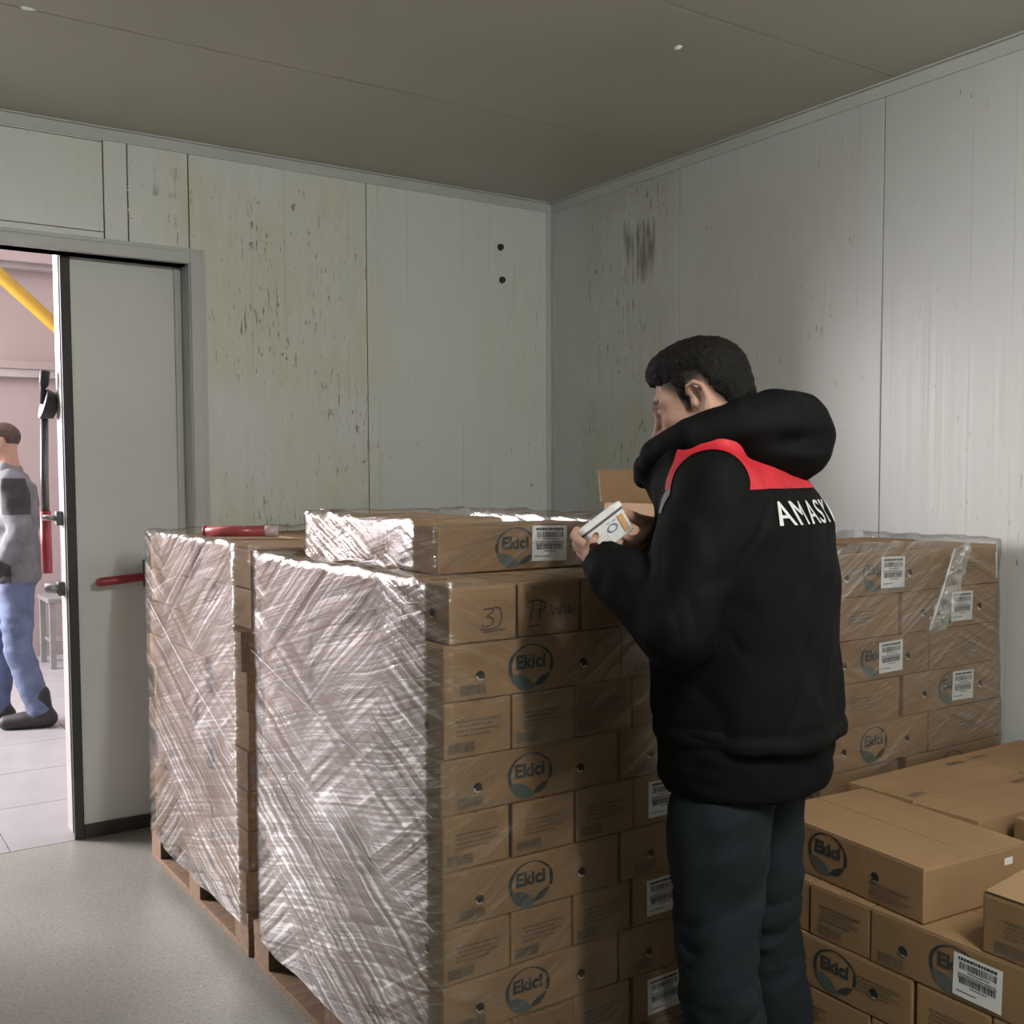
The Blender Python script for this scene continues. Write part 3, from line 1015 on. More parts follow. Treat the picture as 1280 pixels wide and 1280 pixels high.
# handwriting on the two left cartons of the top row
def stroke(pts, w=0.0032):
    V, Fc = [], []
    P = [Vector((a, 0, b)) for a, b in pts]
    Q = []
    for i in range(len(P) - 1):
        for k in range(5):
            p0, p1, p2, p3 = P[max(i - 1, 0)], P[i], P[i + 1], P[min(i + 2, len(P) - 1)]
            t = k / 5
            Q.append(0.5 * ((2 * p1) + (-p0 + p2) * t + (2 * p0 - 5 * p1 + 4 * p2 - p3) * t * t + (-p0 + 3 * p1 - 3 * p2 + p3) * t ** 3))
    Q.append(P[-1])
    for i, q in enumerate(Q):
        d = (Q[min(i + 1, len(Q) - 1)] - Q[max(i - 1, 0)]).normalized()
        nn = Vector((-d.z, 0, d.x)) * w * 0.5
        V += [q + nn, q - nn]
    for i in range(len(Q) - 1):
        Fc.append((2 * i, 2 * i + 1, 2 * i + 3, 2 * i + 2))
    return V, Fc


def strokes(name, lst, parent, u, z):
    VV, FF = [], []
    for s in lst:
        v, f = stroke(s)
        FF += [tuple(i + len(VV) for i in q) for q in f]
        VV += v
    on_face(name, mesh_data(name, VV, FF, M['marker']), parent, 'front', 1, 1, u, z)


top_left = [o for o in COL.objects if o.get('label', '').startswith('narrow carton, front pallet, topmost row')]
strokes('handwriting', [[(-0.012, 0.018), (0.010, 0.020), (0.012, 0.012), (-0.002, 0.004), (0.012, -0.002), (0.010, -0.014), (-0.012, -0.018), (-0.014, -0.012)],
                        [(0.016, 0.022), (0.03, 0.018), (0.034, 0.0), (0.028, -0.018), (0.008, -0.024), (-0.02, -0.024)], [(-0.012, -0.030), (0.044, -0.027)]], top_left[0], 0.095, 0.05)
strokes('handwriting', [[(-0.055, 0.020), (-0.03, 0.024), (-0.012, 0.022)], [(-0.036, 0.022), (-0.040, 0.0), (-0.046, -0.024)], [(-0.014, 0.022), (-0.018, 0.0), (-0.02, -0.02)], [(-0.014, 0.020), (-0.002, 0.016), (-0.006, 0.004), (-0.016, 0.002)],
                        [(0.014, 0.014), (0.016, -0.012), (0.026, 0.004), (0.036, -0.012), (0.040, 0.012)], [(0.050, 0.012), (0.052, -0.014)], [(0.060, 0.012), (0.062, -0.012), (0.070, 0.0), (0.078, -0.012)], [(-0.05, -0.034), (-0.02, -0.031)]], top_left[1], 0.075, 0.055)

# loose tier on the front pallet: two wrapped cartons and one open carton
ZT = PB + 9 * CH
bx = carton(1.238, 2.15, ZT + 0.001, LONG - 0.012, 0.172, 'labelled logo carton lying under film on top of the front pallet', 'cartons lying on the front pallet', sz=0.112,
            face='front', logo=0.217, label_u=0.318, holes=(0.395,), label_z=0.062)
carton(1.205, 2.345, ZT + 0.001, DEEP, LONG, 'wrapped carton on top of the front pallet, left of the labelled one', 'cartons lying on the front pallet', sz=0.122, face='front', lines=0.1)
oc = bpy.data.objects.new('open_carton', None)
COL.objects.link(oc)
oc.location = (2.045, 2.20, ZT + 0.030)
tag(oc, 'open carton with raised flap beyond the hands of the man', 'carton')
w, d, h, t = 0.36, 0.34, 0.118, 0.004
boxes('carton_wall', [(0, w, 0, t, 0, h)], M['card'], oc, bev=0.001)
boxes('carton_wall', [(0, w, d - t, d, 0, h)], M['card'], oc, bev=0.001)
boxes('carton_wall', [(0, t, t, d - t, 0, h)], M['card'], oc, bev=0.001)
boxes('carton_wall', [(w - t, w, t, d - t, 0, h)], M['card'], oc, bev=0.001)
boxes('carton_bottom', [(t, w - t, t, d - t, 0, t)], M['card'], oc, bev=0.001)
fl = boxes('flap', [(-0.012, w + 0.01, 0, t, 0, 0.100)], M['card'], oc, bev=0.001, loc=(0, d - 0.002, h))
fl.rotation_euler = (math.radians(-8), 0, 0)
fl = boxes('flap', [(0, w, -0.135, 0, -t, 0)], M['card'], oc, bev=0.001, loc=(0, 0, h))
fl.rotation_euler = (math.radians(86), 0, 0)
fl = boxes('flap', [(-0.13, 0, 0.01, d - 0.01, -t, 0)], M['card'], oc, bev=0.001, loc=(0, 0, h))
fl.rotation_euler = (0, math.radians(-72), 0)

# rear pallet
SX, SY = 1.10, 3.07
for lev in range(1, 10):
    z = PB + (lev - 1) * (CH + 0.0018)
    rw = 'topmost row' if lev == 9 else ('lowest row' if lev == 1 else ORD[10 - lev] + ' row from the top')
    n = 2 if lev % 2 else 3
    for k in range(n):
        sy = 0.487 if n == 2 else 0.33
        jx = 0.022 if (lev in (9, 8) and k == 0) else J(0.014)
        carton(SX + jx, SY + J(0.004) + k * (sy + 0.003), z, DEEP if n == 2 else LONG, sy,
               f'carton under milky film, left side of rear pallet, {rw}, ' + (['near corner', 'rear corner'] if n == 2 else ['near corner', 'middle', 'rear corner'])[k],
               'cartons on the rear pallet', face='left', lines=0.16)
for k in range(2):
    carton(SX + 0.37, SY + k * 0.49, PB + 8 * (CH + 0.0018), 0.477, 0.487, 'top row carton at the back of the rear pallet, ' + ('beside the near corner carton' if k == 0 else 'beside the rear corner carton'), 'cartons on the rear pallet')

# right-hand wrapped stack by the wall: rows alternate logo carton left / logo carton right
RX, RY = 2.275, 1.90
for lev in range(1, 10):
    z = PB + 0.014 + (lev - 1) * CH
    rw = 'topmost row' if lev == 9 else ('lowest row' if lev == 1 else ORD[10 - lev] + ' row from the top')
    s = 0.012 * (9 - lev) / 2
    if lev % 2:
        a = carton(RX + J(0.0015), RY + J(0.004), z, LONG, DEEP, f'logo carton, wrapped stack by the wall, {rw}, left', 'cartons stacked by the right wall', face='front',
                   logo=0.225, holes=(0.097, 0.375), label_u=(0.297 if lev in (9, 7) else None), lines=None)
        carton(RX + LONG + 0.005, RY + J(0.004), z, 0.335 + s, LONG, f'carton end, wrapped stack by the wall, {rw}, right', 'cartons stacked by the right wall', face='front', lines=0.2)
    else:
        carton(RX + J(0.0015), RY + J(0.004), z, 0.335, LONG, f'carton end, wrapped stack by the wall, {rw}, left', 'cartons stacked by the right wall', face='front', lines=0.17)
        carton(RX + 0.341 + s, RY + J(0.004), z, LONG, DEEP, f'logo carton, wrapped stack by the wall, {rw}, right', 'cartons stacked by the right wall', face='front',
               logo=0.225, holes=(0.097, 0.375), label_u=(0.285 if lev in (8, 6) else None))

# low unwrapped stack at lower right; its left faces carry the print
def LZ(n):
    return PB + 0.012 + (n - 1) * CH


g4 = 'cartons of the low stack'


def top_print(o, x, y, sz=CH):
    p_ = link('code_block', BLOCK, o, (x, y, sz - 0.0012))
    p_.rotation_euler = (-PI / 2, 0, 0)


rot = math.radians(-5)
o = carton(1.929, 1.335, LZ(4), DEEP - 0.005, LONG, 'skewed logo carton, corner sticking out, on top of the low stack beside the man', g4, rz=rot, face='left', logo=0.205, holes=(0.345,), dz=0.006)
on_face('small_print', LINES, o, 'left', DEEP, LONG, 0.385, 0.028)
V, Fc, MI = [], [], []
rect(V, Fc, MI, -0.014, 0.014, -0.008, 0.008, 0, 0)
on_face('white_sticker', mesh_data('white_sticker', V, Fc, M['label']), o, 'front', DEEP, LONG, 0.27, 0.088)
o = carton(2.302, 1.628, LZ(4) + 0.004, LONG, 0.20, 'flat carton top beside the wrapped stack, back of the low stack', g4)
top_print(o, 0.06, 0.03)
top_print(o, 0.40, 0.15)
o = carton(2.782, 1.60, LZ(4) - 0.001, 0.34, 0.235, 'flat carton top by the right wall, back of the low stack', g4)
top_print(o, 0.06, 0.19)
o = carton(2.300, 1.449, LZ(4), LONG, 0.172, 'narrow flat carton between the skewed carton and the rear ones', g4)
top_print(o, 0.40, 0.135)
carton(2.400, 0.945, LZ(4) - 0.001, DEEP, LONG, 'carton with printed left face beyond the notch of the low stack', g4, face='left', lines=0.09, block=0.07)
o = carton(1.918, 0.715, LZ(4), DEEP - 0.01, LONG + 0.005, 'near carton with a lifting top flap, front edge of the low stack', g4, face='left', lines=0.10, block=0.06)
fl = boxes('flap', [(0, 0.165, -0.235, 0.235, 0, 0.003)], M['card_edge'], o, bev=0.001, loc=(0.0, 0.24, CH + 0.001))
fl.rotation_euler = (0, math.radians(-6), 0)
# third row
carton(1.916, 0.975, LZ(3), DEEP, LONG + 0.006, 'logo carton with white label, third row of the low stack', g4, face='left', logo=0.205, holes=(0.083, 0.37), label_u=0.255, block=0.055, label_z=0.055)
carton(1.918, 1.459, LZ(3), DEEP, NARROW - 0.002, 'narrow carton with small print, third row of the low stack, right of two', g4, face='left', lines=0.085, block=0.06)
carton(1.922, 1.630, LZ(3), DEEP, NARROW, 'narrow carton with small print, third row of the low stack, left of two', g4, face='left', lines=0.085)
carton(2.275, 0.975, LZ(3), LONG, DEEP, 'carton under the notch of the low stack, top barely seen', g4)
carton(1.918, 0.732, LZ(3), DEEP, 0.240, 'carton under the one with the lifting flap, low stack, out of the picture', g4)
# second row
carton(1.915, 1.349, LZ(2), DEEP, LONG - 0.02, 'logo carton partly behind the man, second row of the low stack', g4, face='left', logo=0.255, holes=(0.36,), lines=0.37)
for k in range(3):
    carton(1.917, 1.172 - k * 0.172, LZ(2), LONG, NARROW, ['narrow carton beside the lower logo carton, second row of the low stack', 'narrow carton below the white label, second row of the low stack', 'narrow carton at the near end, second row of the low stack'][k], g4, face='left', lines=0.085, block=0.06)
carton(1.918, 0.732, LZ(1), DEEP, 0.240, 'carton at the near end of the lowest row, low stack, out of the picture', g4)
carton(1.916, 0.975, LZ(1), DEEP, LONG, 'near logo carton of the lowest row, low stack', g4, face='left', logo=0.22)
carton(1.916, 1.455, LZ(1), DEEP, DEEP, 'lowest row carton of the low stack, partly behind the man', g4, face='left', lines=0.17)

# ------------------------------------------------------------------ pallets


def pallet(x0, y0, sx, sy, label):
    e = bpy.data.objects.new('wooden_pallet', None)
    COL.objects.link(e)
    e.location = (x0, y0, 0)
    tag(e, label, 'pallet', None)
    me = {}

    def bd(name, b):
        boxes(name, [b], M['wood'], e, bev=0.002)
    for k in range(5):
        w_ = 0.12
        u = k * (sy - w_) / 4
        bd('deck_board', (0, sx, u, u + w_, 0.1115, 0.1315))
    for k in range(3):
        u = k * (sx - 0.10) / 2
        bd('stringer_board', (u, u + 0.10, 0.001, sy - 0.001, 0.091, 0.1112))
        bd('bottom_board', (u, u + 0.10, 0.001, sy - 0.001, 0.0, 0.020))
        for j in range(3):
            v = j * (sy - 0.12) / 2
            bd('block', (u + 0.001, u + 0.099, v + 0.002, v + 0.118, 0.0202, 0.0908))
    return e


pallet(1.09, 1.88, 1.13, 1.13, 'wooden pallet under the front wrapped stack')
pallet(1.09, 3.055, 1.15, 1.05, 'wooden pallet under the rear wrapped stack')
pallet(2.29, 1.90, 0.82, 0.95, 'wooden pallet under the wrapped stack by the right wall')
pallet(1.925, 0.72, 1.15, 1.12, 'wooden pallet under the low unwrapped stack')

# red tube lying on the rear stack
rt = bpy.data.objects.new('red_tube', None)
COL.objects.link(rt)
rt.location = (1.30, 3.60, PB + 9 * (CH + 0.0018) + 0.024)
rt.rotation_euler = (0, 0, math.radians(-32))
tag(rt, 'red cartridge tube with pale cap lying on the rear wrapped stack', 'tube')
link('tube_body', tube_data('tube_body', [(-0.14, 0, 0), (0.07, 0, 0)], 0.019, plain('red_tube_plastic', (0.42, 0.09, 0.10), 0.25), 16), rt)
link('tube_cap', tube_data('tube_cap', [(0.07, 0, 0), (0.074, 0, 0), (0.115, 0, 0)], [0.019, 0.0205, 0.0205], plain('pale_cap', (0.6, 0.5, 0.5), 0.3), 16), rt)
link('tube_rim', tube_data('tube_rim', [(-0.144, 0, 0), (-0.134, 0, 0)], 0.0205, M['red_plastic'], 16), rt)

# ------------------------------------------------------------------ stretch film


def film_shell(name, x0, x1, y0, y1, z0, z1, label, lip=0.05, amp=0.006, seed=1, res=0.016, r=0.02, wob_top=0.008, lean=None, milkiness=(1.0, 0.28)):
    """wrapped skirt of film round a stack with a crumpled lip turned over its top edge"""
    per = []
    hx, hy = x1 - x0, y1 - y0

    def seg(p, q):
        n = max(2, int(math.hypot(q[0] - p[0], q[1] - p[1]) / res))
        for i in range(n):
            t = i / n
            per.append((p[0] + (q[0] - p[0]) * t, p[1] + (q[1] - p[1]) * t))
    # start at the rear right so the seam is out of sight; run down the left side, then the front
    seg((x1, y1), (x0 + r, y1)); seg((x0, y1 - r), (x0, y0 + r)); seg((x0 + r, y0), (x1 - r, y0)); seg((x1, y0 + r), (x1, y1 - r))
    P = np.array(per)
    n = len(P)
    T_ = np.roll(P, -1, 0) - np.roll(P, 1, 0)
    T_ /= np.linalg.norm(T_, axis=1)[:, None]
    Nn = np.stack([-T_[:, 1], T_[:, 0]], 1)
    ctr = np.array([(x0 + x1) / 2, (y0 + y1) / 2])
    Nn *= np.sign(((P - ctr) * Nn).sum(1))[:, None]
    u = np.concatenate([[0], np.cumsum(np.linalg.norm(np.diff(P, axis=0), axis=1))])
    rows = []
    nz = int((z1 - z0) / (res * 1.25))
    for j in range(nz + 1):
        rows.append((z0 + (z1 - z0) * j / nz, 0.0))
    if lip > 0:
        for q in (0.2, 0.5, 1.0):
            rows.append((z1 + 0.004, lip * q))
    V, UV, PL = [], [], []
    edge = np.clip((P[:, 1] - y0) / 0.05, 0, 1) * np.clip((x1 - P[:, 0]) / 0.05, 0, 1)
    for j, (z, inn) in enumerate(rows):
        q3 = np.concatenate([P, np.full((n, 1), z)], 1)
        d1 = vnoise(q3 * np.array([1, 1, 1]), 5.0, seed)
        diag = np.stack([u + 0.5 * z, (z - 0.45 * u) * 9, np.zeros(n)], 1)
        d2 = vnoise(diag, 3.2, seed + 1)
        disp = amp * (0.55 * d1 + 0.6 * d2) + 0.004
        zz = z + wob_top * vnoise(q3, 24, seed + 2) * (1.0 if j >= nz else 0.0)
        if j == 0:
            zz = z + 0.025 * vnoise(q3, 6, seed + 4)
        inn_ = inn * (0.8 + 0.4 * vnoise(q3, 14, seed + 3)) if inn else 0.0
        off = disp - inn_
        xy = P + Nn * off[:, None] if hasattr(off, '__len__') else P
        if lean is not None:
            xy = xy + np.array(lean)[None, :] * (z1 - z) / (z1 - z0) * (1 if True else 0) * np.clip((P[:, :1] - x0) / hx, 0, 1)
        if inn:
            zz = zz + 0.006 * np.abs(vnoise(q3, 30, seed + 6)) + 0.001
        V.append(np.concatenate([xy, (zz if hasattr(zz, '__len__') else np.full(n, zz))[:, None]], 1))
        UV.append(np.stack([u, np.full(n, z + inn)], 1))
        PL.append(milkiness[1] + (milkiness[0] - milkiness[1]) * edge * (0.5 if inn else 1.0))  # film set milkier on the left and rear sides than front and right
    V = np.concatenate(V)
    UV = np.concatenate(UV)
    nr = len(rows)
    Fc = []
    for j in range(nr - 1):
        for i in range(n - 1):
            Fc.append((j * n + i, j * n + i + 1, (j + 1) * n + i + 1, (j + 1) * n + i))
    me = mesh_data(name, V, Fc, M['film'], smooth=True)
    uvl = me.uv_layers.new(name='UVMap')
    li = np.zeros(len(me.loops), dtype=np.int32)
    me.loops.foreach_get('vertex_index', li)
    uvl.data.foreach_set('uv', UV[li].ravel())
    pa = me.attributes.new('milkiness', 'FLOAT', 'POINT')
    pa.data.foreach_set('value', np.concatenate(PL).astype(np.float32))
    o = link(name, me)
    tag(o, label, 'stretch film')
    return o


def strand(parent, pts, r, seed=0):
    P = []
    for i in range(len(pts) - 1):
        a, b = Vector(pts[i]), Vector(pts[i + 1])
        n = max(2, int((b - a).length / 0.03))
        for k in range(n):
            P.append(a.lerp(b, k / n))
    P.append(Vector(pts[-1]))
    rr = [r * (0.5 + 0.9 * abs(math.sin(i * 1.7 + seed))) for i in range(len(P))]
    me = tube_data('film_strand', P, rr, M['film_strand'], 6)
    return link('film_strand', me, parent)


m, N, L, p = new_mat('bunched_film')
p.inputs['Base Color'].default_value = (0.8, 0.79, 0.80, 1)
p.inputs['Roughness'].default_value = 0.22
p.inputs['Alpha'].default_value = 0.45
M['film_strand'] = m

fs = film_shell('stretch_film', 1.082, 2.24, 1.882, 2.95, 0.10, ZT + 0.012, 'clear stretch film wound in diagonal streaks around the front stack', lip=0.07, seed=3)
fr_ = film_shell('stretch_film', 1.078, 2.08, 3.052, 4.07, 0.10, PB + 9 * (CH + 0.0018) + 0.012, 'milky stretch film wound around the rear stack by the door', lip=0.05, seed=9)
ft = film_shell('stretch_film', 1.19, 1.722, 2.135, 2.832, ZT + 0.006, ZT + 0.128, 'crumpled stretch film around the two cartons on top of the front stack', lip=0.08, amp=0.005, seed=15, res=0.011, wob_top=0.006, milkiness=(0.55, 0.4))
fw = film_shell('stretch_film', 2.262, 3.098, 1.882, 2.45, 0.10, PB + 0.014 + 9 * CH + 0.012, 'stretch film wound around the stack by the right wall', lip=0.06, seed=21, lean=(0.05, 0), milkiness=(0.6, 0.5))
# bunched strands
for pts, r in (
    ([(1.074, 2.93, 1.00), (1.073, 2.45, 1.10), (1.074, 1.95, 1.185)], 0.0010),
    ([(1.074, 2.90, 0.86), (1.073, 2.35, 0.95), (1.074, 1.90, 1.03)], 0.0008),
    ([(1.074, 2.94, 0.95), (1.073, 2.45, 0.84), (1.074, 1.90, 0.74)], 0.0009),
    ([(1.074, 2.90, 0.72), (1.073, 2.4, 0.60), (1.074, 1.90, 0.50)], 0.0008),
):
    strand(fs, pts, r, random.random() * 6)
strand(fr_, [(1.068, 4.0, 1.00), (1.067, 3.55, 0.80), (1.068, 3.08, 0.62)], 0.001, 2)
# torn flap of film hanging on the wall stack
nu, nv = 26, 30
V, UVs, Fc = [], [], []
for j in range(nv + 1):
    t = j / nv
    for i in range(nu + 1):
        s = i / nu
        xa, xb = 2.80 - 0.115 * t, 2.885 - 0.03 * t - 0.09 * t * t
        x = xa + (xb - xa) * s
        z = 1.232 - 0.235 * t + 0.02 * s * (1 - t)
        V.append((x, 1.862, z))
        UVs.append((s * 0.4 + 0.3, t * 0.5))
        if i < nu and j < nv:
            q = j * (nu + 1) + i
            Fc.append((q, q + 1, q + nu + 2, q + nu + 1))
V = np.array(V)
V[:, 1] -= 0.012 * np.abs(vnoise(V, 28, 5)) + 0.010 * vnoise(V, 60, 6)
V[:, 0] += 0.004 * vnoise(V, 50, 7)
me = mesh_data('torn_film', V, Fc, M['film'], smooth=False)
uvl = me.uv_layers.new(name='UVMap')
for lp in me.loops:
    uvl.data[lp.index].uv = UVs[lp.vertex_index]
pa = me.attributes.new('milkiness', 'FLOAT', 'POINT')
pa.data.foreach_set('value', np.full(len(V), 0.8, np.float32))
link('torn_film', me, fw)
strand(fw, [(2.80, 1.855, 1.23), (2.74, 1.852, 1.11), (2.688, 1.855, 1.0)], 0.0025, 1)
strand(fw, [(3.03, 1.868, 1.21), (3.033, 1.866, 1.13)], 0.002, 2)

# ------------------------------------------------------------------ the worker in the black jacket
# Worked in a frame at his feet: u to the picture's right, v away from it, w up; turned into his own
# frame (x ahead of him, y to his left) so that he can be moved or turned as one.


def cu(u, v, w):
    return (-0.8 * u + 0.6 * v, -0.6 * u - 0.8 * v, w)


def hp_(x, y, d):
    """a spot sighted at (x, y) at distance d, in the worker's frame"""
    return cu((x - 640) / 1334.5 * d - 0.478, d - 2.2, CAM_H - (y - 593.3) / 1334.5 * d)


def vnormals(V, Fc):
    a, b, c_, d = (V[Fc[:, i]] for i in range(4))
    n = np.cross(c_ - a, d - b)
    out = np.zeros_like(V)
    for i in range(4):
        np.add.at(out, Fc[:, i], n)
    return out / np.maximum(np.linalg.norm(out, axis=1), 1e-9)[:, None]


def relax(V, Fc, it=1, k=0.5):
    for _ in range(it):
        s = np.zeros_like(V)
        c_ = np.zeros(len(V))
        for i in range(4):
            j = (i + 1) % 4
            np.add.at(s, Fc[:, i], V[Fc[:, j]])
            np.add.at(c_, Fc[:, i], 1)
            np.add.at(s, Fc[:, j], V[Fc[:, i]])
            np.add.at(c_, Fc[:, j], 1)
        V = V * (1 - k) + k * s / np.maximum(c_, 1)[:, None]
    return V


def outward(V, Fc):
    """make the faces look outwards"""
    n = vnormals(V, Fc)
    vol = (V * n).sum() - (V.mean(0) * n).sum()
    return Fc if vol > 0 else Fc[:, ::-1]


# ---- head, in its own frame: x to the face, y to the left ear, z up
def head_vf(res=0.0027):
    S = SDF((-0.135, -0.105, -0.185), (0.145, 0.105, 0.15), res)
    S.add(S.ell((-0.012, 0, 0.040), (0.096, 0.076, 0.080)))
    S.add(S.ell((0.035, 0, -0.025), (0.060, 0.060, 0.082)), 0.03)
    S.chain([(0.0, 0.055, -0.040), (0.030, 0.046, -0.078), (0.078, 0.010, -0.100)], [0.020, 0.018, 0.016], 0.03)
    S.chain([(0.0, -0.055, -0.040), (0.030, -0.046, -0.078), (0.078, -0.010, -0.100)], [0.020, 0.018, 0.016], 0.03)
    S.add(S.ell((0.080, 0, -0.098), (0.018, 0.020, 0.016)), 0.02)
    for s in (1, -1):
        S.chain([(0.062, s * 0.048, 0.020), (0.082, s * 0.030, 0.027), (0.090, s * 0.010, 0.020)], [0.010, 0.011, 0.009], 0.022)
        S.add(S.ell((0.056, s * 0.046, -0.022), (0.026, 0.018, 0.020)), 0.025)
        S.sub(S.ell((0.097, s * 0.031, 0.004), (0.016, 0.016, 0.011)), 0.014)
        S.add(S.ell((0.076, s * 0.031, 0.003), (0.0125, 0.0125, 0.0125)), 0.002)
        S.chain([(0.081, s * 0.043, 0.006), (0.0885, s * 0.031, 0.0105), (0.084, s * 0.019, 0.006)], [0.0035, 0.004, 0.0035], 0.004)
        S.chain([(0.080, s * 0.043, -0.002), (0.087, s * 0.031, -0.007), (0.084, s * 0.019, -0.002)], [0.003, 0.003, 0.003], 0.004)
        # ear: rim, lobe, tragus and a hollow
        S.add(S.ell((-0.006, s * 0.074, -0.004), (0.016, 0.009, 0.026)), 0.010)
        S.chain([(0.010, s * 0.074, 0.014), (0.006, s * 0.083, 0.027), (-0.010, s * 0.089, 0.030), (-0.023, s * 0.091, 0.016), (-0.022, s * 0.088, -0.004), (-0.012, s * 0.083, -0.024), (-0.002, s * 0.077, -0.034)],
                [0.0045, 0.0048, 0.005, 0.005, 0.0048, 0.0055, 0.0062], 0.007)
        S.sub(S.ell((-0.007, s * 0.088, 0.002), (0.011, 0.010, 0.020)), 0.006)
        S.chain([(-0.014, s * 0.083, 0.014), (-0.017, s * 0.083, -0.004), (-0.008, s * 0.080, -0.016)], [0.0035, 0.004, 0.0035], 0.005)
        S.add(S.ell((0.007, s * 0.077, -0.008), (0.005, 0.006, 0.008)), 0.005)
    S.chain([(0.088, 0, 0.018), (0.103, 0, -0.008), (0.116, 0, -0.030)], [0.009, 0.0095, 0.011], 0.016)
    for s in (1, -1):
        S.add(S.ell((0.100, s * 0.013, -0.034), (0.012, 0.009, 0.009)), 0.010)
        S.sub(S.ell((0.106, s * 0.007, -0.045), (0.005, 0.004, 0.005)), 0.003)
    S.add(S.ell((0.091, 0, -0.058), (0.012, 0.024, 0.0065)), 0.010)
    S.add(S.ell((0.089, 0, -0.070), (0.012, 0.020, 0.007)), 0.010)
    S.sub(S.cone((0.102, 0.020, -0.0645), (0.104, -0.020, -0.0645), 0.002, 0.002), 0.003)
    S.chain([(-0.035, 0, -0.04), (-0.045, 0, -0.135)], [0.056, 0.056], 0.035)
    return S.mesh()


HF = np.array([-0.86, 0.345, -0.375])   # facing, in (u, v, w)
HF /= np.linalg.norm(HF)
HL = np.cross([0, 0, 1], HF)
HL /= np.linalg.norm(HL)
HU = np.cross(HF, HL)
HC = np.array([-0.084, 0.0, 1.600])


def head_to_body(V, F_=HF, L_=HL, U_=HU, C_=HC):
    W = C_ + V[:, :1] * F_ + V[:, 1:2] * L_ + V[:, 2:3] * U_
    return np.stack(cu(W[:, 0], W[:, 1], W[:, 2]), 1)


HAIRX = [-0.13, -0.10, -0.06, -0.035, -0.025, 0.006, 0.012, 0.028, 0.034, 0.055, 0.075, 0.10]
HAIRZ = [-0.075, -0.070, -0.050, 0.002, 0.034, 0.036, -0.002, -0.002, 0.032, 0.050, 0.066, 0.070]


def hair_vf(res=0.003, extra=0.0):
    S = SDF((-0.135, -0.105, -0.12), (0.125, 0.105, 0.16), res)
    S.add(S.ell((-0.013, 0, 0.042), (0.099, 0.0785, 0.085)))
    S.add(S.ell((0.020, 0, 0.085), (0.075, 0.064, 0.046)), 0.02)
    S.add(S.ell((-0.05, 0, -0.01), (0.056, 0.062, 0.07)), 0.02)
    lim = np.interp(S.X, HAIRX, HAIRZ).astype(np.float32)
    S.d = np.maximum(S.d, (lim - S.Z) * 0.7)
    # cropped close at the sides and nape: the shell thins towards its lower edge
    up = np.clip((S.Z - lim) / 0.05, 0, 1)
    S.d = S.d + (0.0036 * (1 - up) * (S.X < 0.06)).astype(np.float32)
    inner = S.ell((-0.012, 0, 0.040), (0.088, 0.068, 0.072))
    S.d = np.maximum(S.d, -inner)
    return S.mesh()


def finger(S, pts, radii, k=0.004):
    S.chain([hp_(*q) for q in pts], radii, k)


def hand_left(res=0.0022):
    lo = np.min([hp_(*q) for q in ((700, 720, 2.05), (775, 650, 2.28), (700, 650, 2.05), (775, 720, 2.28))], 0) - 0.02
    hi = np.max([hp_(*q) for q in ((700, 720, 2.05), (775, 650, 2.28), (700, 650, 2.05), (775, 720, 2.28))], 0) + 0.02
    S = SDF(lo, hi, res)
    S.chain([hp_(762, 706, 2.105), hp_(746, 697, 2.115)], [0.030, 0.026], 0)
    S.chain([hp_(748, 697, 2.115), hp_(736, 690, 2.135)], [0.024, 0.014], 0.012)
    S.chain([hp_(748, 702, 2.135), hp_(737, 700, 2.165)], [0.022, 0.013], 0.012)
    finger(S, [(737, 688, 2.13), (724, 677, 2.145), (718, 670, 2.16), (721, 663, 2.175)], [0.0115, 0.0098, 0.0088, 0.0078], 0.005)
    finger(S, [(735, 693, 2.145), (722, 683, 2.165), (718, 675, 2.185), (722, 668, 2.20)], [0.0115, 0.0098, 0.0088, 0.0078], 0.004)
    finger(S, [(735, 698, 2.16), (725, 690, 2.185), (722, 682, 2.205), (726, 675, 2.22)], [0.011, 0.0095, 0.0085, 0.0075], 0.004)
    finger(S, [(738, 702, 2.17), (730, 696, 2.195), (728, 689, 2.215), (731, 683, 2.225)], [0.010, 0.0085, 0.0075, 0.0068], 0.004)
    finger(S, [(752, 702, 2.108), (746, 690, 2.095), (742, 680, 2.105), (746, 671, 2.12)], [0.014, 0.0115, 0.0105, 0.009], 0.008)
    return S.mesh()


def hand_right(res=0.0022):
    q8 = [hp_(a, b, c_) for a in (765, 850) for b in (630, 705) for c_ in (2.12, 2.36)]
    S = SDF(np.min(q8, 0) - 0.01, np.max(q8, 0) + 0.01, res)
    S.chain([hp_(836, 672, 2.31), hp_(818, 664, 2.265)], [0.031, 0.026], 0)
    S.chain([hp_(820, 662, 2.26), hp_(809, 662, 2.235)], [0.025, 0.018], 0.012)
    S.chain([hp_(820, 672, 2.28), hp_(811, 675, 2.262)], [0.022, 0.014], 0.012)
    finger(S, [(816, 657, 2.25), (800, 651, 2.215), (787, 645, 2.195), (778, 639, 2.185)], [0.017, 0.013, 0.0115, 0.0085], 0.008)
    finger(S, [(809, 665, 2.225), (799, 674, 2.19), (789, 676, 2.17), (781, 672, 2.16)], [0.0118, 0.010, 0.009, 0.0078], 0.004)
    finger(S, [(809, 672, 2.24), (800, 682, 2.205), (790, 684, 2.185), (783, 680, 2.175)], [0.0118, 0.010, 0.009, 0.0078], 0.004)
    finger(S, [(811, 677, 2.257), (802, 689, 2.23), (793, 690, 2.21), (787, 687, 2.20)], [0.011, 0.0095, 0.0085, 0.0075], 0.004)
    finger(S, [(813, 680, 2.272), (805, 692, 2.252), (798, 694, 2.238), (793, 691, 2.23)], [0.010, 0.0085, 0.0075, 0.0068], 0.004)
    return S.mesh()


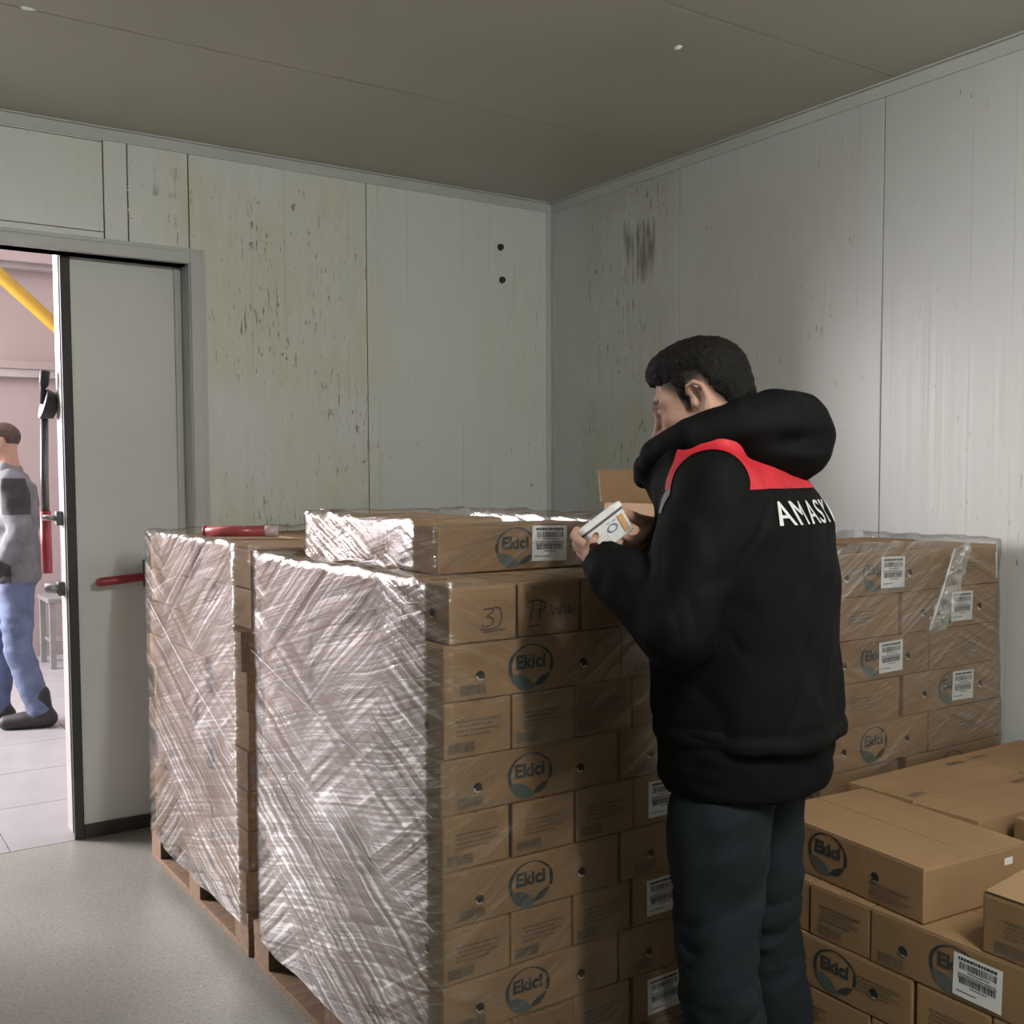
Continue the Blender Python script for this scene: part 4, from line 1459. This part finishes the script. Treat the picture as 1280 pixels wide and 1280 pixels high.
SHL, ELL_, CUL = cu(-0.092, -0.155, 1.415), cu(-0.172, -0.205, 1.160), hp_(756, 703, 2.105)
SHR, ELR, CUR = cu(0.085, 0.165, 1.415), cu(-0.005, 0.262, 1.175), hp_(832, 672, 2.305)
HIPL, KNL, ANL = cu(-0.062, -0.085, 0.86), cu(-0.070, -0.105, 0.47), cu(-0.020, -0.085, 0.09)
HIPR, KNR, ANR = cu(0.050, 0.080, 0.86), cu(0.072, 0.075, 0.47), cu(0.115, 0.085, 0.09)


def lerp3(a, b, t):
    return tuple(a[i] + (b[i] - a[i]) * t for i in range(3))


def trunk_vf(res=0.011):
    """the body under the clothes: trunk, limbs and the root of the neck"""
    S = SDF((-0.34, -0.40, 0.02), (0.42, 0.42, 1.56), res)
    S.add(S.column([0.80, 0.95, 1.1, 1.25, 1.38, 1.45], [0, -0.01, -0.015, -0.01, 0.01, 0.03], [0] * 6, [0.10, 0.10, 0.095, 0.105, 0.08, 0.04], [0.16, 0.155, 0.145, 0.16, 0.14, 0.06]))
    S.chain([cu(0.005, 0, 1.40), cu(-0.045, 0.01, 1.52)], [0.065, 0.058], 0.04)
    for a, b, c_ in ((SHL, ELL_, CUL), (SHR, ELR, CUR)):
        S.chain([a, b, c_], [0.056, 0.044, 0.028], 0.03)
    for a, b, c_ in ((HIPL, KNL, ANL), (HIPR, KNR, ANR)):
        S.chain([a, b, c_], [0.082, 0.056, 0.04], 0.03)
    return S.mesh()


hv, hf = head_vf()
hv = relax(hv, hf, 1, 0.3)
V1, F1 = head_to_body(hv), hf
# stubble and fade: how dark the skin is, per vertex, in the head's frame
lim = np.interp(hv[:, 0], HAIRX, HAIRZ)
fade = np.interp(hv[:, 2] - lim, [-0.022, 0.0, 0.02], [0.0, 0.85, 1.2]) * (hv[:, 0] < 0.062) * ~((np.abs(hv[:, 1]) > 0.0775) & (hv[:, 0] > -0.034) & (hv[:, 0] < 0.014) & (hv[:, 2] < 0.036)) * 0.97
beard = 0.42 * np.clip((-0.035 - hv[:, 2] + 0.15 * (hv[:, 0] - 0.03)) / 0.02, 0, 1) * np.clip((hv[:, 2] + 0.135) / 0.02, 0, 1) * np.clip((hv[:, 0] - 0.005) / 0.015, 0, 1)
brow = np.zeros(len(hv))
for s in (1, -1):
    t_ = np.clip((s * hv[:, 1] - 0.014) / 0.034, 0, 1)
    bz = 0.0235 + 0.006 * np.sin(t_ * 2.4)
    brow = np.maximum(brow, 0.95 * (np.abs(hv[:, 2] - bz) < 0.0048) * (s * hv[:, 1] > 0.010) * (s * hv[:, 1] < 0.052) * (hv[:, 0] > 0.045))
    brow = np.maximum(brow, 0.8 * (np.hypot(s * hv[:, 1] - 0.031, hv[:, 2] - 0.0025) < 0.0065) * (hv[:, 0] > 0.075) * (hv[:, 0] < 0.0905))
st1 = np.clip(np.maximum.reduce([fade, beard, brow]), 0, 1)
lh, lf = hand_left()
rh, rf = hand_right()
tv, tf = trunk_vf()
lf, rf, tf, F1 = (outward(a, b) for a, b in ((lh, lf), (rh, rf), (tv, tf), (V1, F1)))
BV, BF = join_vf((V1, F1), (lh, lf), (rh, rf), (tv, tf))
m, N, L, p = new_mat('skin_with_stubble')
n = noise_node(N, L, 22, 4)
r = ramp(N, [(0.3, (0.40, 0.235, 0.175)), (0.7, (0.50, 0.305, 0.235))])
L.new(n.outputs[0], r.inputs[0])
at_ = N.new('ShaderNodeAttribute')
at_.attribute_name = 'stubble'
L.new(mix_rgb(N, L, at_.outputs['Fac'], r.outputs[0], (0.022, 0.017, 0.015)), p.inputs['Base Color'])
p.inputs['Roughness'].default_value = 0.6
p.inputs['Specular IOR Level'].default_value = 0.25
p.inputs['Subsurface Weight'].default_value = 0.06
p.inputs['Subsurface Radius'].default_value = (0.01, 0.004, 0.002)
n3 = noise_node(N, L, 260, 2)
bump(N, L, n3.outputs[0], 0.12, 0.002, p)
M['skin_s'] = m
me = mesh_data('person', BV, BF, M['skin_s'], smooth=True)
a_ = me.attributes.new('stubble', 'FLOAT', 'POINT')
a_.data.foreach_set('value', np.concatenate([st1, np.zeros(len(BV) - len(st1))]).astype(np.float32))
man = link('person', me)
mo = 2.2 * Vector((math.sin(YAW), math.cos(YAW), 0)) + 0.478 * Vector((math.cos(YAW), -math.sin(YAW), 0))
man.location = (mo.x, mo.y, 0)
_fx = Vector((math.cos(YAW), -math.sin(YAW))) * -0.8 + Vector((math.sin(YAW), math.cos(YAW))) * 0.6
man.rotation_euler = (0, 0, math.atan2(_fx.y, _fx.x))
tag(man, 'person in black hooded jacket with red shoulders and dark jeans, inspecting a white tub', 'person')

V2, F2 = hair_vf()
F2 = outward(V2, F2)
nn = vnormals(V2, F2)
V2 = V2 + nn * (0.0018 * vnoise(V2, 120, 3))[:, None]
hair = link('hair', mesh_data('hair', head_to_body(V2), F2, M['hair'], smooth=True), man)

# ---- jacket
JZ = [0.915, 0.93, 1.00, 1.10, 1.25, 1.35, 1.41, 1.455, 1.49]
JCX = [-0.017, -0.017, -0.013, -0.008, -0.005, -0.006, 0.002, 0.008, 0.012]
JRX = [0.181, 0.185, 0.180, 0.177, 0.172, 0.158, 0.132, 0.105, 0.075]
JRY = [0.212, 0.216, 0.212, 0.209, 0.213, 0.218, 0.192, 0.150, 0.090]


def jacket_vf(res=0.0058):
    S = SDF((-0.30, -0.42, 0.86), (0.42, 0.42, 1.56), res)
    S.add(S.column(JZ, JCX, [0.0] * 9, JRX, JRY, 2.5))
    S.add(S.ell(cu(-0.115, -0.045, 1.425), (0.075, 0.085, 0.06)), 0.05)
    # slight forward belly and creased waist
    S.chain([SHL, lerp3(SHL, ELL_, 0.5), ELL_], [0.082, 0.084, 0.074], 0.05)
    S.chain([ELL_, lerp3(ELL_, CUL, 0.55), CUL], [0.072, 0.064, 0.046], 0.02)
    S.chain([SHR, lerp3(SHR, ELR, 0.5), ELR], [0.082, 0.082, 0.072], 0.05)
    S.chain([ELR, lerp3(ELR, CUR, 0.55), CUR], [0.070, 0.060, 0.044], 0.02)
    # puffed ring just above the cuff and crook folds at the elbow
    S.add(S.ell(lerp3(ELL_, CUL, 0.78), (0.062, 0.060, 0.056)), 0.03)
    # stand collar and chin guard
    S.chain([cu(-0.205, -0.035, 1.470), cu(-0.150, -0.085, 1.492), cu(-0.07, -0.10, 1.50)], [0.022, 0.034, 0.045], 0.03)
    S.chain([cu(-0.205, -0.020, 1.455), cu(-0.150, 0.01, 1.40), cu(-0.135, 0.02, 1.30)], [0.020, 0.032, 0.045], 0.03)
    # open cuffs
    dl = np.array(CUL) - np.array(ELL_)
    dl /= np.linalg.norm(dl)
    S.sub(S.cone(np.array(CUL) + dl * 0.012, np.array(CUL) + dl * 0.06, 0.034, 0.05), 0.004)
    dr_ = np.array(CUR) - np.array(ELR)
    dr_ /= np.linalg.norm(dr_)
    S.sub(S.cone(np.array(CUR) + dr_ * 0.012, np.array(CUR) + dr_ * 0.06, 0.034, 0.05), 0.004)
    return S.mesh()


def hood_vf(res=0.0055):
    S = SDF((-0.26, -0.27, 1.37), (0.28, 0.27, 1.66), res)
    S.chain([cu(-0.190, -0.052, 1.495), cu(-0.125, -0.100, 1.520), cu(-0.03, -0.098, 1.540), cu(0.045, -0.055, 1.545), cu(0.098, 0.02, 1.532), cu(0.075, 0.095, 1.530), cu(-0.02, 0.135, 1.52), cu(-0.135, 0.10, 1.50)],
            [0.026, 0.040, 0.056, 0.074, 0.088, 0.078, 0.055, 0.036], 0.0)
    S.add(S.ell(cu(0.055, 0.01, 1.500), (0.115, 0.125, 0.075)), 0.04)
    S.chain([cu(-0.165, -0.065, 1.490), cu(-0.208, -0.025, 1.462), cu(-0.200, 0.035, 1.445), cu(-0.175, 0.085, 1.462), cu(-0.135, 0.10, 1.50)], [0.028, 0.022, 0.026, 0.026, 0.036], 0.03)
    # creased fold running round the hood
    S.sub(S.cone(cu(0.02, -0.155, 1.505), cu(0.15, -0.065, 1.520), 0.010, 0.012), 0.03)
    # opening for neck and head
    S.sub(S.cone(cu(-0.055, 0.012, 1.44), cu(-0.085, 0.0, 1.62), 0.066, 0.088), 0.02)
    return S.mesh()


V3, F3 = jacket_vf()
F3 = outward(V3, F3)
V3 = relax(V3, F3, 2, 0.4)
nn = vnormals(V3, F3)
# cloth folds: pulled from the elbow towards the back, creases round the sleeves, drag lines on the back
fold = 0.0045 * vnoise(np.stack([V3[:, 0] * 0.8 + 0.5 * V3[:, 2], V3[:, 1] * 1.2 - 0.55 * V3[:, 2], V3[:, 2] * 0.5], 1), 14, 4)
fold += 0.0022 * vnoise(V3 * np.array([1, 1, 0.7]), 30, 8)
el = np.array(ELL_)
near = np.exp(-(((V3 - el) ** 2).sum(1)) / 0.16 ** 2)
ridge = np.abs(vnoise(np.stack([V3[:, 0] - 0.6 * V3[:, 2], V3[:, 1], V3[:, 2] * 0.7 + 0.5 * V3[:, 0]], 1), 15, 12))
fold -= 0.004 * near * (1 - np.clip(ridge * 4, 0, 1))
ridge = np.abs(vnoise(np.stack([V3[:, 0] * 0.6, V3[:, 1] + 0.5 * V3[:, 2], V3[:, 2] * 0.45], 1), 9, 22))
fold -= 0.005 * (1 - np.clip(ridge * 5, 0, 1)) * (1 - near)
hemr = np.exp(-((V3[:, 2] - 0.955) / 0.012) ** 2)
fold -= 0.004 * hemr
fold *= np.clip((1.47 - V3[:, 2]) / 0.06, 0.15, 1)
V3 = V3 + nn * fold[:, None]
jk_me = mesh_data('jacket', V3, F3, M['jacket'], smooth=True)
jacket = link('jacket', jk_me, man)
V4, F4 = hood_vf()
F4 = outward(V4, F4)
V4 = relax(V4, F4, 2, 0.4)
nn = vnormals(V4, F4)
V4 = V4 + nn * (0.004 * vnoise(V4 * np.array([1, 1, 1.8]), 16, 6) + 0.002 * vnoise(V4, 40, 2))[:, None]
link('hood', mesh_data('hood', V4, F4, M['jacket'], smooth=True), man)


def patch_from(name, V, Fc, mat, planes, off=0.0022, parent=None, label=None):
    """cut a panel out of a cloth surface with planes (keep n.p < d) and lay it just over the cloth"""
    me_ = bpy.data.meshes.new('cut')
    me_.from_pydata(V.tolist(), [], Fc.tolist())
    bm_ = bmesh.new()
    bm_.from_mesh(me_)
    bpy.data.meshes.remove(me_)
    for n_, d_ in planes:
        n_ = Vector(n_).normalized()
        bmesh.ops.bisect_plane(bm_, geom=bm_.verts[:] + bm_.edges[:] + bm_.faces[:], plane_co=n_ * d_, plane_no=n_, clear_outer=True)
    bm_.normal_update()
    for v_ in bm_.verts:
        v_.co += v_.normal * off
    o_ = link(name, bm_data(name, bm_, mat, True), parent)
    if label:
        o_['label'] = label
    return o_


# red yoke over both shoulders: its seams run round the armholes and across the back below the hood
for s in (1, -1):
    patch_from('yoke_panel', V3, F3, M['red_cloth'],
               [((0, -s, 0), 0.0003), ((-0.3, s, 0.3), 0.653 / math.sqrt(1.18)), ((0, 0, -1), -1.420), ((1.4, -s, 0), -0.115 / math.hypot(1.4, 1))],
               parent=jacket, label='red shoulder panel')
    patch_from('grey_strip', V3, F3, M['grey_cloth'],
               [((0.3, -s, -0.3), -0.628 / math.sqrt(1.18)), ((-0.3, s, 0.3), 0.653 / math.sqrt(1.18)), ((0, 0, 1), 1.425), ((0, 0, -1), -1.375), ((-1, 0, 0), -0.02)],
               parent=jacket, label='grey strip at the end of the red panel')

# silver lettering on the back, laid onto the cloth
bvh = BVHTree.FromPolygons([Vector(v) for v in V3], [tuple(int(i) for i in f) for f in F3])
TV, TF = text_vf('AMASYA', 0.066, 0.0, 1.16)
TF = [f for f in TF] + [tuple(i + len(TV) for i in f) for f in TF]
TV = [(x - 0.0009, y, z) for x, y, z in TV] + [(x + 0.0009, y, z) for x, y, z in TV]
bm = bmesh.new()
vv = [bm.verts.new((x, y, 0)) for x, y, _ in TV]
for f in TF:
    try:
        bm.faces.new([vv[i] for i in f])
    except ValueError:
        pass
for v in bm.verts:
    y_ = 0.006 - v.co.x          # reads left to right as seen from behind
    z_ = 1.372 + v.co.y
    hit = bvh.ray_cast(Vector((-0.6, y_, z_)), Vector((1, 0, 0)))
    x_ = hit[0].x if hit[0] is not None else -0.19
    v.co = Vector((x_ - 0.004, y_, z_))
link('lettering', bm_data('lettering', bm, M['silver']), jacket)

# ---- longer knit under the jacket
S = SDF((-0.26, -0.30, 0.78), (0.24, 0.30, 0.98), 0.008)
S.add(S.column([0.815, 0.83, 0.90, 0.96], [-0.008, -0.008, -0.007, -0.007], [0, 0, 0, 0], [0.164, 0.170, 0.173, 0.168], [0.205, 0.212, 0.216, 0.214]))
V5, F5 = S.mesh()
F5 = outward(V5, F5)
V5 = relax(V5, F5, 2, 0.4)
V5 = V5 + vnormals(V5, F5) * (0.004 * vnoise(V5 * np.array([1, 1, 2.5]), 20, 2))[:, None]
link('knit_hem', mesh_data('knit_hem', V5, F5, M['jersey'], smooth=True), man)

# ---- jeans
S = SDF((-0.27, -0.30, 0.05), (0.25, 0.30, 0.94), 0.0075)
S.add(S.ell((-0.01, 0, 0.855), (0.138, 0.178, 0.08)))
S.chain([HIPL, lerp3(HIPL, KNL, 0.25), lerp3(HIPL, KNL, 0.5), KNL, lerp3(KNL, ANL, 0.45), ANL], [0.084, 0.106, 0.098, 0.082, 0.082, 0.070], 0.03)
S.chain([HIPR, lerp3(HIPR, KNR, 0.5), KNR, lerp3(KNR, ANR, 0.45), ANR], [0.098, 0.090, 0.076, 0.080, 0.070], 0.025)
V6, F6 = S.mesh()
F6 = outward(V6, F6)
V6 = relax(V6, F6, 2, 0.4)
fold = 0.005 * vnoise(np.stack([V6[:, 0], V6[:, 1], V6[:, 2] * 1.6 + 0.6 * V6[:, 0]], 1), 16, 5)
rg = np.abs(vnoise(np.stack([V6[:, 0] * 0.7 + 0.3 * V6[:, 2], V6[:, 1] * 0.7, V6[:, 2] * 1.9 + 0.8 * V6[:, 0]], 1), 12, 31))
fold -= 0.007 * (1 - np.clip(rg * 4.5, 0, 1)) * np.clip((0.72 - V6[:, 2]) / 0.2, 0.25, 1)
fold += 0.0065 * vnoise(np.stack([V6[:, 0] * 0.6, V6[:, 1] * 0.6, V6[:, 2] * 2.4 + V6[:, 1]], 1), 17, 7) * np.exp(-((V6[:, 2] - 0.46) / 0.13) ** 2)
V6 = V6 + vnormals(V6, F6) * fold[:, None]
link('jeans', mesh_data('jeans', V6, F6, M['jeans'], smooth=True), man)
for a, s in ((ANL, 1), (ANR, -1)):
    S = SDF((a[0] - 0.12, a[1] - 0.09, 0.0), (a[0] + 0.24, a[1] + 0.09, 0.16), 0.006)
    S.chain([(a[0] - 0.045, a[1], 0.042), (a[0] + 0.08, a[1] + 0.01 * s, 0.040), (a[0] + 0.165, a[1] + 0.015 * s, 0.034)], [0.042, 0.046, 0.036], 0)
    S.chain([(a[0] - 0.02, a[1], 0.05), (a[0], a[1], 0.13)], [0.045, 0.045], 0.03)
    S.d = np.maximum(S.d, 0.004 - S.Z)
    v_, f_ = S.mesh()
    link('shoe', mesh_data('shoe', relax(v_, f_, 1), outward(v_, f_), M['shoe'], smooth=True), man)

# ---- the white tub he holds
e1 = Vector((0.80, 0.02, 0.60)).normalized()
e2 = Vector((-0.58, 0.06, 0.81))
e2 = (e2 - e1 * e1.dot(e2)).normalized()
e3 = e1.cross(e2)
tc_ = Vector(((757 - 640) / 1334.5 * 2.2 - 0.478, 0.0, CAM_H - (661 - 593.3) / 1334.5 * 2.2))


def uvw_world(q):
    a = Vector(cu(*q))
    return man.matrix_basis @ a


bpy.context.view_layer.update()
o3 = [Vector(cu(*e)) for e in (e1, e2, e3)]
rotm = man.rotation_euler.to_matrix()
o3 = [rotm @ q for q in o3]
tw = Matrix.Translation(man.location) @ Matrix.Rotation(man.rotation_euler.z, 4, 'Z') @ Vector(cu(*tc_))
tub = bpy.data.objects.new('tub', None)
COL.objects.link(tub)
# tub frame: x along the rim, y across, z up through the lid
zz, xx = o3[1], o3[0]
yy = zz.cross(xx)
tub.matrix_world = Matrix(((xx.x, yy.x, zz.x, tw.x), (xx.y, yy.y, zz.y, tw.y), (xx.z, yy.z, zz.z, tw.z), (0, 0, 0, 1)))
tag(tub, 'white plastic tub with printed side held in both hands', 'tub')


def rr_prism(name, levels, mat, parent, rad=0.018, seg=6):
    V, Fc = [], []
    ring = None
    for hx, hy, z in levels:
        pts = []
        for cx_, cy_, a0 in ((hx - rad, hy - rad, 0), (-hx + rad, hy - rad, PI / 2), (-hx + rad, -hy + rad, PI), (hx - rad, -hy + rad, 1.5 * PI)):
            for k in range(seg + 1):
                a = a0 + PI / 2 * k / seg
                pts.append((cx_ + rad * math.cos(a), cy_ + rad * math.sin(a), z))
        ring = len(pts)
        V += pts
    for i in range(len(levels) - 1):
        for k in range(ring):
            k2 = (k + 1) % ring
            Fc.append((i * ring + k, i * ring + k2, (i + 1) * ring + k2, (i + 1) * ring + k))
    Fc.append(tuple(range(ring))[::-1])
    Fc.append(tuple(range((len(levels) - 1) * ring, len(levels) * ring)))
    return link(name, mesh_data(name, V, Fc, mat), parent)


rr_prism('tub_body', [(0.043, 0.043, -0.034), (0.045, 0.045, -0.032), (0.050, 0.050, 0.016)], M['tub'], tub)
rr_prism('tub_band', [(0.0508, 0.0508, 0.0135), (0.0512, 0.0512, 0.0175)], M['tub_line'], tub)
rr_prism('tub_lid', [(0.052, 0.052, 0.0175), (0.0545, 0.0545, 0.019), (0.0545, 0.0545, 0.028), (0.052, 0.052, 0.0305), (0.045, 0.045, 0.0305), (0.044, 0.044, 0.029)], M['tub'], tub)
V, Fc, MI = [], [], []
n_ = 20
sgn = -1 if (yy.dot(_F) > 0) else 1      # the printed side is the one turned to the aisle
def sp(x, z):
    return (x, sgn * (0.0498 - (0.016 - z) * 0.005 / 0.05 + 0.0022), z)
def poly(pts, mi):
    b = len(V)
    V.extend(sp(*q) for q in pts)
    Fc.append(tuple(range(b, b + len(pts))))
    MI.append(mi)
for k in range(n_):
    a, b = 2 * PI * k / n_, 2 * PI * (k + 1) / n_
    poly([(0.010 + 0.012 * math.cos(a), -0.006 + 0.008 * math.sin(a)), (0.010 + 0.012 * math.cos(b), -0.006 + 0.008 * math.sin(b)),
          (0.010 + 0.009 * math.cos(b), -0.006 + 0.0055 * math.sin(b)), (0.010 + 0.009 * math.cos(a), -0.006 + 0.0055 * math.sin(a))], 0)
poly([(0.004, 0.006), (0.012, 0.006), (0.012, 0.0075), (0.004, 0.0075)], 0)
poly([(0.016, 0.004), (0.024, 0.004), (0.024, 0.006), (0.016, 0.006)], 0)
poly([(0.026, -0.028), (0.038, -0.028), (0.042, 0.008), (0.030, 0.008)], 1)
for k in range(4):
    poly([(-0.034, -0.004 - k * 0.006), (-0.006, -0.004 - k * 0.006), (-0.006, -0.0055 - k * 0.006), (-0.034, -0.0055 - k * 0.006)], 2)
link('tub_print', mesh_data('tub_print', V, Fc, [M['tub_blue'], M['tub_orange'], plain('tub_grey_print', (0.5, 0.5, 0.5), 0.4)], mi=MI), tub)

# ------------------------------------------------------------------ the man walking past in the hall
def walker():
    S = SDF((-0.34, -0.36, 0.0), (0.45, 0.36, 1.86), 0.012)
    S.add(S.column([0.84, 0.95, 1.1, 1.3, 1.40, 1.46], [-0.01, -0.01, 0, 0.0, 0.0, 0.01], [0] * 6, [0.105, 0.105, 0.10, 0.11, 0.10, 0.05], [0.155, 0.155, 0.15, 0.17, 0.16, 0.07]))
    S.chain([(0.0, 0, 1.44), (0.02, 0, 1.58)], [0.056, 0.054], 0.03)
    arms = (((-0.01, 0.19, 1.41), (-0.055, 0.235, 1.14), (0.075, 0.225, 0.93)), ((-0.01, -0.19, 1.41), (0.05, -0.23, 1.14), (0.21, -0.20, 1.02)))
    for a, b, c_ in arms:
        S.chain([a, b, c_], [0.055, 0.042, 0.028], 0.03)
    legs = (((-0.01, 0.085, 0.86), (-0.015, 0.09, 0.47), (-0.115, 0.085, 0.10)), ((-0.01, -0.085, 0.86), (0.10, -0.09, 0.48), (0.12, -0.085, 0.10)))
    for a, b, c_ in legs:
        S.chain([a, b, c_], [0.085, 0.06, 0.045], 0.03)
    tr = S.mesh()
    Hd = SDF((-0.135, -0.105, -0.185), (0.145, 0.105, 0.15), 0.005)
    Hd.add(Hd.ell((-0.012, 0, 0.040), (0.096, 0.076, 0.080)))
    Hd.add(Hd.ell((0.035, 0, -0.025), (0.060, 0.060, 0.082)), 0.03)
    Hd.add(Hd.ell((0.080, 0, -0.098), (0.018, 0.020, 0.016)), 0.02)
    Hd.chain([(0.088, 0, 0.018), (0.114, 0, -0.030)], [0.010, 0.012], 0.012)
    Hd.add(Hd.ell((0.09, 0, -0.064), (0.012, 0.024, 0.011)), 0.01)
    for s in (1, -1):
        Hd.add(Hd.ell((-0.008, s * 0.078, -0.002), (0.018, 0.010, 0.030)), 0.008)
        Hd.sub(Hd.ell((0.099, s * 0.031, 0.004), (0.018, 0.016, 0.011)), 0.014)
        Hd.add(Hd.ell((0.076, s * 0.031, 0.003), (0.0125, 0.0125, 0.0125)), 0.002)
    Hd.chain([(-0.03, 0, -0.04), (-0.05, 0, -0.18)], [0.056, 0.058], 0.03)
    v, f = Hd.mesh()
    hd = (v + np.array([0.055, 0, 1.64]), f)
    hands = []
    for (a, b, c_), s in zip(arms, (1, -1)):
        c_ = np.array(c_)
        dv = c_ - np.array(b)
        dv /= np.linalg.norm(dv)
        sd = np.array([0, 0, 1.0]) - dv * dv[2]
        sd /= np.linalg.norm(sd)
        Hs = SDF(c_ - 0.13, c_ + 0.20, 0.0055)
        Hs.chain([c_, c_ + dv * 0.05, c_ + dv * 0.085], [0.026, 0.030, 0.026], 0)
        for k in range(4):
            o_ = sd * (0.027 - k * 0.018)
            L_ = (0.072, 0.08, 0.074, 0.06)[k]
            p0 = c_ + dv * 0.085 + o_
            p1 = p0 + dv * L_ * 0.5 + np.array([0, -s * 0.006, -0.004])
            p2 = p1 + dv * L_ * 0.4 + np.array([0, -s * 0.018, -0.012])
            Hs.chain([p0, p1, p2], [0.0105, 0.0095, 0.0085], 0.004)
        Hs.chain([c_ + dv * 0.03 + sd * 0.02, c_ + dv * 0.07 + sd * 0.05, c_ + dv * 0.10 + sd * 0.055], [0.013, 0.012, 0.010], 0.006)
        hands.append(Hs.mesh())
    parts = [(v_, outward(v_, f_)) for v_, f_ in [tr, hd] + hands]
    V, Fc = join_vf(*parts)
    root = link('person', mesh_data('person', V, Fc, M['skin'], smooth=True))
    tag(root, 'person in grey jacket, jeans and dark boots walking past in the hall', 'person')
    # hair
    Hh = SDF((-0.135, -0.105, -0.12), (0.125, 0.105, 0.16), 0.005)
    Hh.add(Hh.ell((-0.012, 0, 0.041), (0.098, 0.078, 0.082)))
    Hh.d = np.maximum(Hh.d, (np.interp(Hh.X, HAIRX, HAIRZ).astype(np.float32) - Hh.Z) * 0.7)
    v, f = Hh.mesh()
    link('hair', mesh_data('hair', v + np.array([0.055, 0, 1.64]), outward(v, f), M['w_hair'], smooth=True), root)
    # jacket
    S = SDF((-0.30, -0.36, 0.80), (0.34, 0.36, 1.60), 0.0095)
    S.add(S.column([0.84, 0.86, 0.95, 1.1, 1.3, 1.40, 1.47, 1.50], [-0.01, -0.01, -0.01, -0.005, 0, 0.0, 0.01, 0.02], [0] * 8, [0.125, 0.135, 0.138, 0.135, 0.138, 0.125, 0.08, 0.065], [0.175, 0.185, 0.185, 0.185, 0.20, 0.185, 0.10, 0.075]))
    for a, b, c_ in arms:
        S.chain([a, b, c_], [0.080, 0.066, 0.046], 0.04)
    S.chain([(-0.03, 0.0, 1.49), (0.03, 0.05, 1.50), (0.07, 0.0, 1.49), (0.03, -0.05, 1.50), (-0.03, 0, 1.49)], [0.035] * 5, 0.02)
    v, f = S.mesh()
    f = outward(v, f)
    v = relax(v, f, 1, 0.4)
    v = v + vnormals(v, f) * (0.008 * vnoise(v * np.array([1, 1, 1.5]), 13, 3) + 0.004 * vnoise(v, 30, 4))[:, None]
    jk = link('jacket', mesh_data('jacket', v, f, M['w_grey'], smooth=True), root)
    patch_from('shoulder_patch', v, f, M['w_dark'], [((0, -1, 0), -0.13), ((0, 0, 1), 1.44), ((0, 0, -1), -1.24), ((1, 0, 0), 0.03)], 0.003, jk)
    patch_from('cuff', v, f, M['w_dark'], [((0, -1, 0), -0.15), ((-0.53, 0, 0.85), -0.53 * 0.045 + 0.85 * 0.985), ((-1, 0, 0), 0.0)], 0.003, jk)
    S = SDF((-0.30, -0.28, 0.05), (0.30, 0.28, 0.98), 0.0095)
    S.add(S.ell((-0.01, 0, 0.88), (0.125, 0.165, 0.09)))
    for a, b, c_ in legs:
        S.chain([a, lerp3(a, b, 0.5), b, lerp3(b, c_, 0.5), c_], [0.098, 0.092, 0.076, 0.076, 0.066], 0.03)
    v, f = S.mesh()
    f = outward(v, f)
    v = relax(v, f, 1, 0.4)
    v = v + vnormals(v, f) * (0.007 * vnoise(v * np.array([1, 1, 1.8]), 16, 3))[:, None]
    link('jeans', mesh_data('jeans', v, f, M['w_jeans'], smooth=True), root)
    for a, b, c_ in legs:
        S = SDF((c_[0] - 0.14, c_[1] - 0.09, 0.0), (c_[0] + 0.26, c_[1] + 0.09, 0.24), 0.008)
        S.chain([(c_[0] - 0.05, c_[1], 0.05), (c_[0] + 0.08, c_[1], 0.045), (c_[0] + 0.175, c_[1], 0.040)], [0.050, 0.052, 0.042], 0)
        S.chain([(c_[0] - 0.02, c_[1], 0.06), (c_[0], c_[1], 0.19)], [0.056, 0.062], 0.03)
        S.d = np.maximum(S.d, 0.003 - S.Z)
        v, f = S.mesh()
        link('boot', mesh_data('boot', relax(v, f, 1), outward(v, f), M['w_boot'], smooth=True), root)
    return root


wk = walker()
wk.location = (1.045, 6.72, 0)
wk.rotation_euler = (0, 0, math.radians(166))
